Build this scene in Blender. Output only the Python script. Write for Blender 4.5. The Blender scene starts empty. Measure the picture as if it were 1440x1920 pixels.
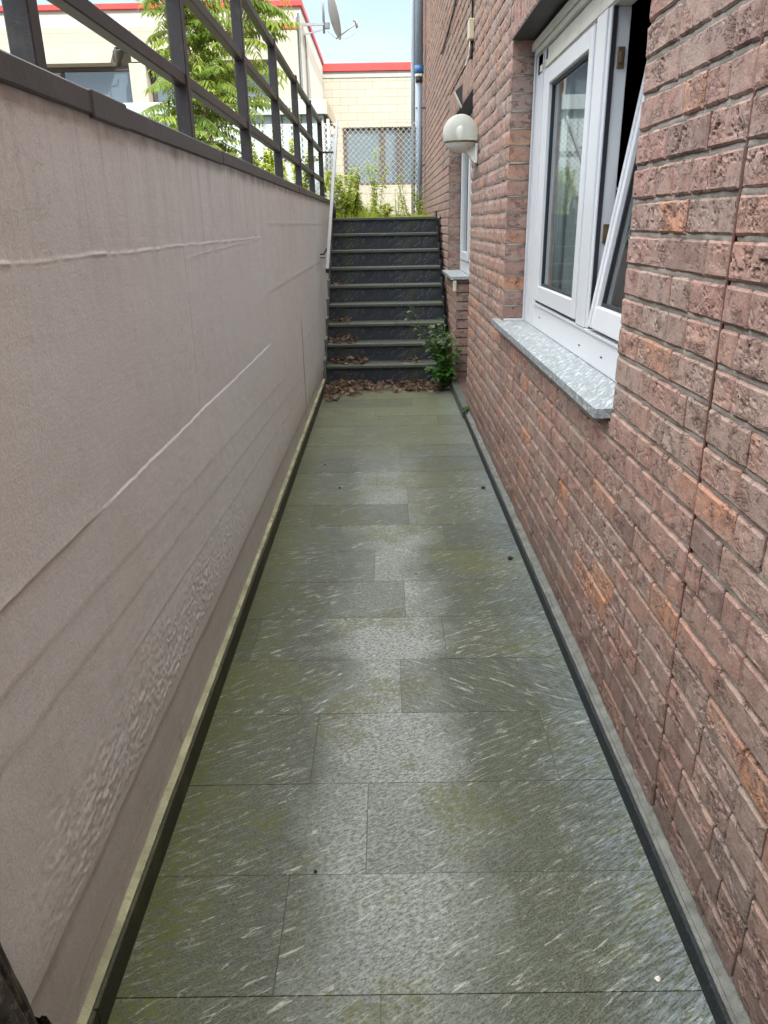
import bpy, math, random
import numpy as np
from mathutils import Matrix, Vector
rnd = random.Random(7)
RS = np.random.RandomState(11)
S = bpy.context.scene
COL = S.collection

# ------------------------------------------------------------------ camera
H = 1.55
cam = bpy.data.cameras.new('camera'); co = bpy.data.objects.new('camera', cam); COL.objects.link(co)
cam.sensor_fit = 'VERTICAL'; cam.sensor_height = 32.0; cam.sensor_width = 24.0
cam.lens = 1402 / 1920 * 32.0; cam.clip_start = 0.02; cam.clip_end = 2000
rt = Vector((0.9998603, -0.0013312, -0.01666147))
dn = Vector((-0.01602647, -0.35942474, -0.93303644))
fw = Vector((-0.00474649, 0.93317313, -0.35939587))
m = Matrix.Identity(4)
for i in range(3):
    m[i][0] = rt[i]; m[i][1] = -dn[i]; m[i][2] = -fw[i]
m.translation = Vector((0, 0, H))
co.matrix_world = m
S.camera = co

# ------------------------------------------------------------------ light
SUN = Vector((0.38, -0.60, 0.70)).normalized()
elev = math.asin(SUN.z); rot = math.atan2(SUN.x, SUN.y)
w = bpy.data.worlds.new('World'); S.world = w; w.use_nodes = True
nt = w.node_tree; nt.nodes.clear()
out = nt.nodes.new('ShaderNodeOutputWorld'); bg = nt.nodes.new('ShaderNodeBackground')
sky = nt.nodes.new('ShaderNodeTexSky'); sky.sky_type = 'NISHITA'; sky.sun_disc = False
sky.sun_elevation = elev; sky.sun_rotation = rot; sky.air_density = 1.0; sky.dust_density = 2.0; sky.ozone_density = 1.0
bg.inputs[1].default_value = 0.15
# pale clear band low over the horizon, brightness added overhead to light the passage
tc = nt.nodes.new('ShaderNodeTexCoord'); mp = nt.nodes.new('ShaderNodeMapping'); mp.inputs['Scale'].default_value = (1.0, 1.0, 3.5)
ns = nt.nodes.new('ShaderNodeTexNoise'); ns.inputs['Scale'].default_value = 2.6; ns.inputs['Detail'].default_value = 6
L = nt.links.new
L(tc.outputs['Generated'], mp.inputs[0]); L(mp.outputs[0], ns.inputs['Vector'])
sz = nt.nodes.new('ShaderNodeSeparateXYZ'); L(tc.outputs['Generated'], sz.inputs[0])
def mrange(v, a, b, c, d):
    x = nt.nodes.new('ShaderNodeMapRange'); x.interpolation_type = 'SMOOTHSTEP'; L(v, x.inputs[0])
    for i, q in enumerate((a, b, c, d)): x.inputs[i + 1].default_value = q
    return x.outputs[0]
def wmath(op, a, b):
    x = nt.nodes.new('ShaderNodeMath'); x.operation = op; x.use_clamp = True
    for i, q in enumerate((a, b)):
        if isinstance(q, (int, float)): x.inputs[i].default_value = q
        else: L(q, x.inputs[i])
    return x.outputs[0]
def wmix(f, a, b):
    x = nt.nodes.new('ShaderNodeMix'); x.data_type = 'RGBA'
    if isinstance(f, (int, float)): x.inputs[0].default_value = f
    else: L(f, x.inputs[0])
    for i, q in ((6, a), (7, b)):
        if isinstance(q, tuple): x.inputs[i].default_value = (*q, 1)
        else: L(q, x.inputs[i])
    return x.outputs[2]
low = wmix(mrange(ns.outputs[0], .42, .66, 0.0, 1.0), (1.08, 1.36, 1.72), (1.36, 1.52, 1.70))
c0 = wmix(0.85, sky.outputs[0], low)
hi = wmath('MULTIPLY', mrange(sz.outputs[2], 0.36, 0.70, 0.0, 1.0), mrange(ns.outputs[0], .30, .62, 0.72, 1.0))
L(wmix(hi, c0, (12.0, 12.0, 11.8)), bg.inputs[0]); L(bg.outputs[0], out.inputs[0])
sl = bpy.data.lights.new('sun', 'SUN'); sl.energy = 2.0; sl.angle = math.radians(0.8); sl.color = (1, 0.95, 0.86)
so = bpy.data.objects.new('sun', sl); COL.objects.link(so)
so.rotation_euler = SUN.to_track_quat('Z', 'Y').to_euler()
S.view_settings.view_transform = 'Standard'; S.view_settings.look = 'None'
S.view_settings.exposure = 1.95; S.view_settings.gamma = 1.0

# ------------------------------------------------------------------ numpy noise
def _h(ix, iy, s):
    n = (ix.astype(np.int64) * 374761393 + iy.astype(np.int64) * 668265263 + s * 982451653) & 0x7fffffff
    n = ((n ^ (n >> 13)) * 1274126177) & 0x7fffffff
    n = (n ^ (n >> 16)) & 0xffff
    return n / 32767.5 - 1.0
def vnoise(x, y, s=0):
    x = np.asarray(x, float); y = np.asarray(y, float)
    ix = np.floor(x); iy = np.floor(y); fx = x - ix; fy = y - iy
    u = fx * fx * (3 - 2 * fx); v = fy * fy * (3 - 2 * fy)
    a = _h(ix, iy, s); b = _h(ix + 1, iy, s); c = _h(ix, iy + 1, s); d = _h(ix + 1, iy + 1, s)
    return (a * (1 - u) + b * u) * (1 - v) + (c * (1 - u) + d * u) * v
def fbm(x, y, s=0, o=3):
    r = 0; a = 1.0; t = 0
    for i in range(o):
        r = r + a * vnoise(x * 2 ** i + 17.3 * i, y * 2 ** i - 9.1 * i, s + i); t += a; a *= 0.5
    return r / t

# ------------------------------------------------------------------ object helpers
def tag(o, label=None, cat=None, group=None, kind=None):
    if label: o['label'] = label
    if cat: o['category'] = cat
    if group: o['group'] = group
    if kind: o['kind'] = kind
    return o
def empty(name, loc, label=None, cat=None, group=None, rz=0):
    o = bpy.data.objects.new(name, None); COL.objects.link(o); o.location = loc; o.rotation_euler = (0, 0, rz)
    o.empty_display_size = 0.1
    tag(o, label, cat, group); return o
def rootloc(o):
    v = Vector((0, 0, 0))
    while o is not None: v += o.location; o = o.parent
    return v
def link_mesh(name, me, mat, parent=None):
    o = bpy.data.objects.new(name, me); COL.objects.link(o)
    if isinstance(mat, (list, tuple)):
        for x in mat: me.materials.append(x)
    else: me.materials.append(mat)
    if parent is not None: o.parent = parent
    return o
class MB:
    def __init__(s): s.v = []; s.f = []; s.mi = []; s.sm = []; s.cur = 0
    def face(s, pts, smooth=False):
        n = len(s.v); s.v += [tuple(p) for p in pts]; s.f.append(tuple(range(n, n + len(pts)))); s.mi.append(s.cur); s.sm.append(smooth); return s
    def raw(s, vs, fs, smooth=False):
        n = len(s.v); s.v += [tuple(p) for p in vs]
        for f in fs: s.f.append(tuple(i + n for i in f)); s.mi.append(s.cur); s.sm.append(smooth)
        return s
    def hexa(s, p):  # 8 points: bottom 4 ccw, top 4 ccw
        return s.raw(p, [(3, 2, 1, 0), (4, 5, 6, 7), (0, 1, 5, 4), (1, 2, 6, 5), (2, 3, 7, 6), (3, 0, 4, 7)])
    def box(s, x0, x1, y0, y1, z0, z1, b=0.0):
        x0, x1 = min(x0, x1), max(x0, x1); y0, y1 = min(y0, y1), max(y0, y1); z0, z1 = min(z0, z1), max(z0, z1)
        if b <= 0:
            return s.hexa([(x0, y0, z0), (x1, y0, z0), (x1, y1, z0), (x0, y1, z0), (x0, y0, z1), (x1, y0, z1), (x1, y1, z1), (x0, y1, z1)])
        b = min(b, (x1 - x0) * .45, (y1 - y0) * .45, (z1 - z0) * .45)
        vs = []; idx = {}
        for i, X in enumerate((x0, x1)):
            for j, Y in enumerate((y0, y1)):
                for k, Z in enumerate((z0, z1)):
                    sx = b if i == 0 else -b; sy = b if j == 0 else -b; sz = b if k == 0 else -b
                    idx[(i, j, k, 0)] = len(vs); vs.append((X, Y + sy, Z + sz))
                    idx[(i, j, k, 1)] = len(vs); vs.append((X + sx, Y, Z + sz))
                    idx[(i, j, k, 2)] = len(vs); vs.append((X + sx, Y + sy, Z))
        F = []
        g = lambda i, j, k, a: idx[(i, j, k, a)]
        for i in (0, 1):
            q = [g(i, 0, 0, 0), g(i, 1, 0, 0), g(i, 1, 1, 0), g(i, 0, 1, 0)]; F.append(q if i else q[::-1])
            q = [g(0, i, 0, 1), g(0, i, 1, 1), g(1, i, 1, 1), g(1, i, 0, 1)]; F.append(q if i else q[::-1])
            q = [g(0, 0, i, 2), g(1, 0, i, 2), g(1, 1, i, 2), g(0, 1, i, 2)]; F.append(q if i else q[::-1])
        for i in (0, 1):
            for j in (0, 1):
                q = [g(i, j, 0, 0), g(i, j, 1, 0), g(i, j, 1, 1), g(i, j, 0, 1)]; F.append(q[::-1] if i == j else q)
                q = [g(i, 0, j, 0), g(i, 1, j, 0), g(i, 1, j, 2), g(i, 0, j, 2)]; F.append(q if i == j else q[::-1])
                q = [g(0, i, j, 1), g(1, i, j, 1), g(1, i, j, 2), g(0, i, j, 2)]; F.append(q[::-1] if i == j else q)
        for i in (0, 1):
            for j in (0, 1):
                for k in (0, 1):
                    q = [g(i, j, k, 0), g(i, j, k, 1), g(i, j, k, 2)]; F.append(q if (i + j + k) % 2 else q[::-1])
        return s.raw(vs, F)
    def tube(s, pts, r, n=8, caps=True, smooth=True):
        pts = [Vector(p) for p in pts]; rs = r if isinstance(r, (list, tuple)) else [r] * len(pts)
        rings = []; base = len(s.v)
        d0 = (pts[1] - pts[0]).normalized()
        a = d0.orthogonal().normalized()
        for i, p in enumerate(pts):
            if i == 0: d = (pts[1] - pts[0])
            elif i == len(pts) - 1: d = pts[-1] - pts[-2]
            else: d = pts[i + 1] - pts[i - 1]
            d = d.normalized(); a = (a - d * a.dot(d))
            a = a.normalized() if a.length > 1e-6 else d.orthogonal().normalized()
            b = d.cross(a)
            for k in range(n):
                t = 2 * math.pi * k / n
                s.v.append(tuple(p + a * (math.cos(t) * rs[i]) + b * (math.sin(t) * rs[i])))
        for i in range(len(pts) - 1):
            for k in range(n):
                s.f.append((base + i * n + k, base + i * n + (k + 1) % n, base + (i + 1) * n + (k + 1) % n, base + (i + 1) * n + k)); s.mi.append(s.cur); s.sm.append(smooth)
        if caps:
            s.f.append(tuple(base + k for k in range(n))[::-1]); s.mi.append(s.cur); s.sm.append(False)
            e = base + (len(pts) - 1) * n
            s.f.append(tuple(e + k for k in range(n))); s.mi.append(s.cur); s.sm.append(False)
        return s
    def bar(s, p0, p1, wx, wy, up=(0, 0, 1)):  # rectangular bar between two points
        p0 = Vector(p0); p1 = Vector(p1); d = (p1 - p0).normalized(); u = Vector(up)
        a = d.cross(u)
        a = a.normalized() if a.length > 1e-4 else Vector((1, 0, 0)); b = a.cross(d).normalized()
        q = []
        for p in (p0, p1):
            for sa, sb in ((-1, -1), (1, -1), (1, 1), (-1, 1)): q.append(p + a * sa * wx / 2 + b * sb * wy / 2)
        return s.raw(q, [(0, 1, 2, 3), (7, 6, 5, 4), (1, 0, 4, 5), (2, 1, 5, 6), (3, 2, 6, 7), (0, 3, 7, 4)])
    def lathe(s, prof, c=(0, 0, 0), n=32, smooth=True):
        base = len(s.v)
        for r, z in prof:
            for k in range(n):
                t = 2 * math.pi * k / n; s.v.append((c[0] + r * math.cos(t), c[1] + r * math.sin(t), c[2] + z))
        for i in range(len(prof) - 1):
            for k in range(n):
                s.f.append((base + i * n + k, base + i * n + (k + 1) % n, base + (i + 1) * n + (k + 1) % n, base + (i + 1) * n + k)); s.mi.append(s.cur); s.sm.append(smooth)
        return s
    def prism(s, poly, axis, a, b):  # polygon extruded along axis
        def P(p, t):
            return (t, p[0], p[1]) if axis == 0 else ((p[0], t, p[1]) if axis == 1 else (p[0], p[1], t))
        n = len(poly); vs = [P(p, a) for p in poly] + [P(p, b) for p in poly]
        F = [tuple(range(n))[::-1], tuple(range(n, 2 * n))] + [(i, (i + 1) % n, n + (i + 1) % n, n + i) for i in range(n)]
        return s.raw(vs, F)
    def build(s, name, mat, parent=None, origin=None):
        o0 = rootloc(parent) if parent is not None else (Vector(origin) if origin else Vector((0, 0, 0)))
        me = bpy.data.meshes.new(name)
        me.from_pydata([(v[0] - o0.x, v[1] - o0.y, v[2] - o0.z) for v in s.v], [], s.f)
        me.polygons.foreach_set('material_index', s.mi); me.polygons.foreach_set('use_smooth', s.sm); me.update()
        o = link_mesh(name, me, mat, parent)
        if parent is None: o.location = o0
        return o
def np_mesh(name, V, F, mat, parent=None, cols=None, smooth=False, uv=None, origin=None):
    """V (n,3) world, F (m,k) quads or tris"""
    o0 = rootloc(parent) if parent is not None else (Vector(origin) if origin else Vector((0, 0, 0)))
    V = np.asarray(V, np.float32) - np.array(o0, np.float32); F = np.asarray(F, np.int32); k = F.shape[1]
    me = bpy.data.meshes.new(name)
    me.vertices.add(len(V)); me.vertices.foreach_set('co', V.ravel())
    me.loops.add(F.size); me.loops.foreach_set('vertex_index', F.ravel())
    me.polygons.add(len(F)); me.polygons.foreach_set('loop_start', np.arange(len(F), dtype=np.int32) * k)
    me.polygons.foreach_set('use_smooth', np.full(len(F), smooth))
    me.update(calc_edges=True)
    if cols is not None:
        a = me.attributes.new('bc', 'FLOAT_COLOR', 'POINT'); c = np.ones((len(V), 4), np.float32); c[:, :cols.shape[1]] = cols
        a.data.foreach_set('color', c.ravel())
    if uv is not None:
        u = me.uv_layers.new(name='UVMap'); u.data.foreach_set('uv', np.asarray(uv, np.float32)[F.ravel()].ravel())
    me.validate()
    o = link_mesh(name, me, mat, parent)
    if parent is None: o.location = o0
    return o

# ------------------------------------------------------------------ material helpers
class NT:
    def __init__(s, name):
        s.m = bpy.data.materials.new(name); s.m.use_nodes = True; s.t = s.m.node_tree; s.t.nodes.clear()
        s.out = s.t.nodes.new('ShaderNodeOutputMaterial'); s.bs = s.t.nodes.new('ShaderNodeBsdfPrincipled')
        s.t.links.new(s.bs.outputs[0], s.out.inputs[0])
    def n(s, typ, **kw):
        x = s.t.nodes.new('ShaderNode' + typ)
        for k, v in kw.items():
            if hasattr(x, k): setattr(x, k, v)
            else: x.inputs[k.replace('_', ' ')].default_value = v
        return x
    def l(s, a, b): s.t.links.new(a, b)
    def set(s, inp, v):
        if hasattr(v, 'is_linked') or hasattr(v, 'links'): s.l(v, inp)
        else: inp.default_value = v
    def coord(s, kind='Object', scale=(1, 1, 1), rot=(0, 0, 0), loc=(0, 0, 0), src=None):
        if src is None:
            t = s.n('TexCoord'); src = t.outputs[kind]
        mpp = s.n('Mapping'); s.l(src, mpp.inputs[0]); mpp.inputs['Scale'].default_value = scale
        mpp.inputs['Rotation'].default_value = rot; mpp.inputs['Location'].default_value = loc
        return mpp.outputs[0]
    def noise(s, vec, scale, detail=4, rough=0.55, dist=0.0):
        x = s.n('TexNoise'); x.inputs['Scale'].default_value = scale; x.inputs['Detail'].default_value = detail
        x.inputs['Roughness'].default_value = rough; x.inputs['Distortion'].default_value = dist
        s.l(vec, x.inputs['Vector']); return x.outputs[0]
    def vor(s, vec, scale, feature='F1', out='Distance'):
        x = s.n('TexVoronoi'); x.feature = feature; x.inputs['Scale'].default_value = scale; s.l(vec, x.inputs['Vector']); return x.outputs[out]
    def ramp(s, v, stops):
        x = s.n('ValToRGB'); e = x.color_ramp.elements
        while len(e) < len(stops): e.new(0.5)
        for i, (p, c) in enumerate(stops):
            e[i].position = p; e[i].color = (c[0], c[1], c[2], 1) if isinstance(c, (tuple, list)) else (c, c, c, 1)
        s.l(v, x.inputs[0]); return x.outputs[0]
    def mix(s, f, a, b, mode='MIX'):
        x = s.n('Mix'); x.data_type = 'RGBA'; x.blend_type = mode
        for i, v in ((0, f), (6, a), (7, b)):
            if isinstance(v, (tuple, list)): x.inputs[i].default_value = (v[0], v[1], v[2], 1)
            elif isinstance(v, (int, float)): x.inputs[i].default_value = v if i == 0 else (v, v, v, 1)
            else: s.l(v, x.inputs[i])
        return x.outputs[2]
    def math(s, op, a, b=None, clamp=False):
        x = s.n('Math'); x.operation = op; x.use_clamp = clamp
        for i, v in enumerate((a, b)):
            if v is None: continue
            if isinstance(v, (int, float)): x.inputs[i].default_value = v
            else: s.l(v, x.inputs[i])
        return x.outputs[0]
    def sep(s, v):
        x = s.n('SeparateXYZ'); s.l(v, x.inputs[0]); return x.outputs
    def rng(s, v, a, b, c=0.0, d=1.0):
        x = s.n('MapRange'); s.l(v, x.inputs[0]); x.inputs[1].default_value = a; x.inputs[2].default_value = b; x.inputs[3].default_value = c; x.inputs[4].default_value = d
        return x.outputs[0]
    def attr(s, name='bc'):
        x = s.n('Attribute'); x.attribute_name = name; return x
    def bump(s, h, strength=0.3, dist=0.01, nrm=None):
        x = s.n('Bump'); x.inputs['Strength'].default_value = strength; x.inputs['Distance'].default_value = dist
        s.l(h, x.inputs['Height'])
        if nrm is not None: s.l(nrm, x.inputs['Normal'])
        return x.outputs[0]
    def fin(s, color, rough=0.6, normal=None, metal=0.0, spec=0.5):
        b = s.bs
        if isinstance(color, (tuple, list)): b.inputs['Base Color'].default_value = (*color[:3], 1)
        else: s.l(color, b.inputs['Base Color'])
        if isinstance(rough, (int, float)): b.inputs['Roughness'].default_value = rough
        else: s.l(rough, b.inputs['Roughness'])
        b.inputs['Metallic'].default_value = metal; b.inputs['Specular IOR Level'].default_value = spec
        if normal is not None: s.l(normal, b.inputs['Normal'])
        return s.m
M = {}
def simple(name, col, rough=0.5, var=0.12, scale=6.0, metal=0.0, bump=0.0, spec=0.5, dirt=None):
    t = NT(name); v = t.coord(); n1 = t.noise(v, scale, 5)
    lo = tuple(c * (1 - var) for c in col); hi = tuple(min(1, c * (1 + var)) for c in col)
    c = t.mix(t.ramp(n1, [(0.3, 0.0), (0.7, 1.0)]), lo, hi)
    if dirt:
        n2 = t.noise(v, scale * 2.3, 6, 0.7); c = t.mix(t.ramp(n2, [(0.52, 0.0), (0.72, 0.8)]), c, dirt)
    nr = t.bump(t.noise(v, scale * 18, 4), bump, 0.004) if bump else None
    M[name] = t.fin(c, rough, nr, metal, spec); return M[name]

# brick
def brick_mat(name, coarse=False):
    t = NT(name); at = t.attr('bc'); bc = at.outputs['Color']; r, g, b = t.sep(bc)
    tcd = t.n('TexCoord').outputs['Object']
    off = t.n('VectorMath'); off.operation = 'MULTIPLY_ADD'; t.l(bc, off.inputs[0]); off.inputs[1].default_value = (31, 47, 0); t.l(tcd, off.inputs[2])
    v = off.outputs[0]
    base = t.ramp(r, [(0.0, (0.185, 0.118, 0.105)), (0.20, (0.320, 0.182, 0.150)), (0.42, (0.370, 0.208, 0.170)), (0.62, (0.300, 0.226, 0.188)), (0.80, (0.390, 0.212, 0.160)), (0.94, (0.43, 0.21, 0.13)), (1.0, (0.52, 0.22, 0.10))])
    nz = t.noise(v, 9, 5, 0.6)
    c = t.mix(t.ramp(nz, [(0.35, 0.0), (0.68, 0.75)]), base, (0.375, 0.285, 0.245))
    nz2 = t.noise(v, 26, 5, 0.7)
    c = t.mix(t.ramp(nz2, [(0.42, 0.0), (0.62, 0.65)]), c, (0.215, 0.130, 0.108))
    # pale lime bloom and dark stain
    nz3 = t.noise(tcd, 3.2, 6, 0.65)
    c = t.mix(t.ramp(nz3, [(0.48, 0.0), (0.72, 0.5)]), c, (0.33, 0.30, 0.27))
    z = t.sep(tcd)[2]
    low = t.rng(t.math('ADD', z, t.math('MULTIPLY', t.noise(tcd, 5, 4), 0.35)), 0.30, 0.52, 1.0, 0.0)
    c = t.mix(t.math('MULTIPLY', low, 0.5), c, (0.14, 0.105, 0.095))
    grain = t.noise(v, 190, 3, 0.7); pit = t.vor(v, 120)
    c = t.mix(t.ramp(grain, [(0.38, 0.42), (0.54, 0.0)]), c, (0.13, 0.08, 0.07)); c = t.mix(t.ramp(t.noise(v, 130, 4, 0.8), [(0.56, 0.0), (0.70, 0.45)]), c, (0.46, 0.37, 0.32))
    c = t.mix(t.math('MULTIPLY', b, 0.75), c, (0.085, 0.048, 0.040))  # dirt and shade painted into the creases, by stored crease depth
    hgt = t.math('ADD', t.math('MULTIPLY', grain, 0.6), t.math('MULTIPLY', t.ramp(pit, [(0.0, 0.0), (0.35, 1.0)]), 0.25))
    vs_ = t.coord(src=v, scale=(1, 1, 2.4))
    cn = t.noise(vs_, 17, 4, 0.6, 1.3); cl_ = t.math('ABSOLUTE', t.math('SUBTRACT', cn, 0.5))
    cm = t.ramp(t.noise(v, 13, 3, 0.5), [(0.50, 0.0), (0.57, 1.0)])
    c = t.mix(t.math('MULTIPLY', t.ramp(cl_, [(0.0, 0.85), (0.016, 0.0)]), cm), c, (0.045, 0.026, 0.022))  # thin crease lines darkened too, dirt and shade in one colour
    nr = t.bump(hgt, 0.8, 0.0035)
    nr = t.bump(t.math('SUBTRACT', 1.0, t.math('MULTIPLY', t.ramp(cl_, [(0.0, 1.0), (0.03, 0.0)]), cm)), 0.8, 0.006, nr)
    # crease network, only toward the middle of some bricks
    if coarse:
        wv = t.noise(t.coord(src=v, scale=(1, 1, 2.2)), 24, 5, 0.65, 0.8)
        cre = t.ramp(t.math('ABSOLUTE', t.math('SUBTRACT', wv, 0.5)), [(0.0, 0.0), (0.035, 1.0)])
        nr = t.bump(cre, 0.5, 0.004, nr)
    M[name] = t.fin(c, 0.88, nr, 0, 0.25)
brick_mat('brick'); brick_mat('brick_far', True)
# mortar
t = NT('mortar'); v = t.coord(); n1 = t.noise(v, 14, 6, 0.7); n2 = t.noise(v, 160, 4, 0.8)
c = t.mix(n1, (0.21, 0.19, 0.165), (0.48, 0.445, 0.395)); c = t.mix(t.ramp(n2, [(0.4, 0.4), (0.6, 0.0)]), c, (0.13, 0.12, 0.10))
M['mortar'] = t.fin(c, 0.95, t.bump(n2, 0.8, 0.004), 0, 0.2)
# painted concrete wall
t = NT('painted_wall'); v = t.coord(); at = t.attr('bc'); rr, gg, bb = t.sep(at.outputs['Color'])
n1 = t.noise(v, 0.9, 5, 0.55); n2 = t.noise(v, 5, 6, 0.65); n3 = t.noise(v, 170, 5, 0.75)
c = t.mix(t.ramp(n1, [(0.3, 0.0), (0.7, 1.0)]), (0.735, 0.700, 0.678), (0.775, 0.762, 0.755))
c = t.mix(t.ramp(n2, [(0.42, 0.0), (0.75, 0.45)]), c, (0.68, 0.655, 0.63))
# vertical run marks below coping
vv = t.coord(scale=(1, 7, 0.35)); st = t.noise(vv, 3.0, 6, 0.7); zz = t.sep(t.n('TexCoord').outputs['Object'])[2]
topm = t.rng(zz, 1.30, 1.78, 0.0, 1.0)
c = t.mix(t.math('MULTIPLY', t.ramp(st, [(0.48, 0.0), (0.68, 0.6)]), topm), c, (0.40, 0.37, 0.35))
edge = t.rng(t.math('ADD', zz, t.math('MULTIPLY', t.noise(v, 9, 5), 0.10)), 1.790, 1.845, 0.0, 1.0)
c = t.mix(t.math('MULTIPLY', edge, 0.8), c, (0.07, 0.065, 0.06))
low = t.rng(t.math('ADD', zz, t.math('MULTIPLY', n2, 0.22)), 0.30, 0.46, 1.0, 0.0)
c = t.mix(t.math('MULTIPLY', low, 0.62), c, (0.47, 0.415, 0.375))
vst = t.noise(t.coord(scale=(1, 26, 1.2)), 2, 5, 0.7)
c = t.mix(t.math('MULTIPLY', t.ramp(vst, [(0.5, 0.0), (0.72, 0.5)]), t.rng(zz, 0.2, 0.9, 1.0, 0.25)), c, (0.50, 0.465, 0.43))
c = t.mix(t.math('MULTIPLY', t.ramp(t.noise(v, 12, 6, 0.75), [(0.55, 0.0), (0.68, 0.7)]), t.rng(zz, 0.1, 0.2, 1.0, 0.0)), c, (0.20, 0.20, 0.10))
# scuffs and dark specks
sp = t.vor(v, 11); spn = t.noise(v, 2.3, 3)
c = t.mix(t.math('MULTIPLY', t.ramp(sp, [(0.03, 1.0), (0.06, 0.0)]), t.ramp(spn, [(0.55, 0.0), (0.62, 0.8)])), c, (0.07, 0.06, 0.055))
c = t.mix(rr, c, (0.80, 0.78, 0.75)); c = t.mix(gg, c, (0.16, 0.13, 0.11))  # rr: painted ridge light and whitish marks; gg: dark crack
brush = t.noise(t.coord(scale=(1, 1.2, 9)), 7, 5, 0.65)
n4 = t.noise(v, 38, 5, 0.7)
c = t.mix(t.ramp(n3, [(0.40, 0.28), (0.56, 0.0)]), c, (0.36, 0.33, 0.31))
hair = t.math('ABSOLUTE', t.math('SUBTRACT', t.noise(t.coord(scale=(1, 1, 1.6)), 3.1, 6, 0.7, 0.6), 0.5))
c = t.mix(t.math('MULTIPLY', t.ramp(hair, [(0.0, 1.0), (0.006, 0.0)]), t.ramp(t.noise(v, 1.3, 3), [(0.52, 0.0), (0.6, 0.45)])), c, (0.30, 0.27, 0.25))
h = t.math('ADD', t.math('MULTIPLY', n3, 0.5), t.math('ADD', t.math('MULTIPLY', brush, 0.35), t.math('MULTIPLY', n4, 0.6)))
nr = t.bump(h, 0.45, 0.0045)
M['painted_wall'] = t.fin(c, 0.5, nr, 0, 0.45)
# paving slabs
t = NT('paving'); uv = t.n('TexCoord').outputs['UV']; ob = t.n('TexCoord').outputs['Object']; at = t.attr('bc'); rr, gg, bb = t.sep(at.outputs['Color'])
x, y, z = t.sep(ob)
fl = t.noise(t.coord(src=uv, scale=(6.4, 40, 1)), 1.6, 6, 0.80, 0.7)
fl2 = t.noise(t.coord(src=uv, scale=(14, 90, 1), loc=(3, 7, 0)), 1.5, 5, 0.75, 0.3)
spk = t.noise(t.coord(src=uv, scale=(85, 170, 1)), 1.6, 5, 0.88)
big = t.noise(ob, 2.4, 5, 0.6); mid = t.noise(ob, 7, 5, 0.6)
base = t.mix(t.ramp(spk, [(0.41, 0.0), (0.61, 1.0)]), (0.006, 0.009, 0.009), (0.135, 0.150, 0.128))
base = t.mix(t.ramp(fl2, [(0.50, 0.0), (0.62, 0.75)]), base, (0.145, 0.165, 0.14))
flm = t.math('ADD', fl, t.math('MULTIPLY', t.math('SUBTRACT', t.noise(ob, 4.5, 4, 0.6), 0.5), 0.22))
base = t.mix(t.ramp(flm, [(0.565, 0.0), (0.65, 0.92)]), base, (0.43, 0.45, 0.39))
# worn pale walking strip (irregular, stronger on some slabs)
dx = t.math('ABSOLUTE', t.math('ADD', t.math('SUBTRACT', x, 0.0), t.math('MULTIPLY', t.math('SUBTRACT', big, 0.5), 0.5)))
worn = t.math('MULTIPLY', t.rng(dx, 0.10, 0.27, 1.0, 0.0), t.rng(t.math('ADD', y, t.math('MULTIPLY', mid, 1.0)), 0.9, 3.2, 0.30, 1.0))
worn = t.math('MULTIPLY', worn, t.rng(t.math('ADD', y, t.math('MULTIPLY', mid, 1.2)), 4.9, 6.2, 1.0, 0.0))
worn = t.math('MULTIPLY', worn, t.rng(bb, 0.0, 1.0, 0.15, 1.25), True)
wn = t.ramp(t.noise(t.coord(src=uv, scale=(40, 90, 1)), 1.6, 5, 0.85), [(0.42, 0.05), (0.58, 1.0)])
base = t.mix(t.math('MULTIPLY', t.math('MULTIPLY', worn, wn), 0.95), base, (0.46, 0.50, 0.49))
# green algae: along the left edge, toward the stairs, and in patches
edgeL = t.rng(t.math('ADD', x, t.math('MULTIPLY', t.math('SUBTRACT', mid, 0.5), 0.5)), -0.60, -0.28, 1.0, 0.0)
far = t.rng(t.math('ADD', y, t.math('MULTIPLY', big, 1.6)), 5.2, 7.0, 0.0, 0.95)
pat = t.ramp(t.noise(ob, 1.7, 5, 0.65), [(0.49, 0.0), (0.57, 0.8)])
al = t.math('MAXIMUM', t.math('MAXIMUM', edgeL, far), t.math('MAXIMUM', pat, 0.30))
al = t.math('MULTIPLY', al, t.ramp(t.noise(ob, 45, 5, 0.75), [(0.36, 0.15), (0.56, 1.0)]))
base = t.mix(t.math('MULTIPLY', al, 0.85), base, (0.088, 0.090, 0.015))
fardust = t.rng(y, 3.0, 6.5, 0.0, 0.30)
base = t.mix(t.math('MULTIPLY', fardust, t.ramp(t.noise(ob, 60, 4, 0.7), [(0.35, 0.4), (0.6, 1.0)])), base, (0.20, 0.215, 0.155))
# bluish tone along right edge and in spots
edR = t.rng(t.math('ADD', x, t.math('MULTIPLY', t.math('SUBTRACT', mid, 0.5), 0.35)), 0.44, 0.62, 0.0, 0.8)
bl = t.math('MULTIPLY', t.math('MAXIMUM', edR, t.ramp(t.noise(ob, 5.5, 4, 0.6), [(0.62, 0.0), (0.74, 0.7)])), t.ramp(fl2, [(0.42, 0.0), (0.64, 1.0)]))
base = t.mix(t.math('MULTIPLY', bl, 0.7), base, (0.26, 0.32, 0.38))
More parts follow.
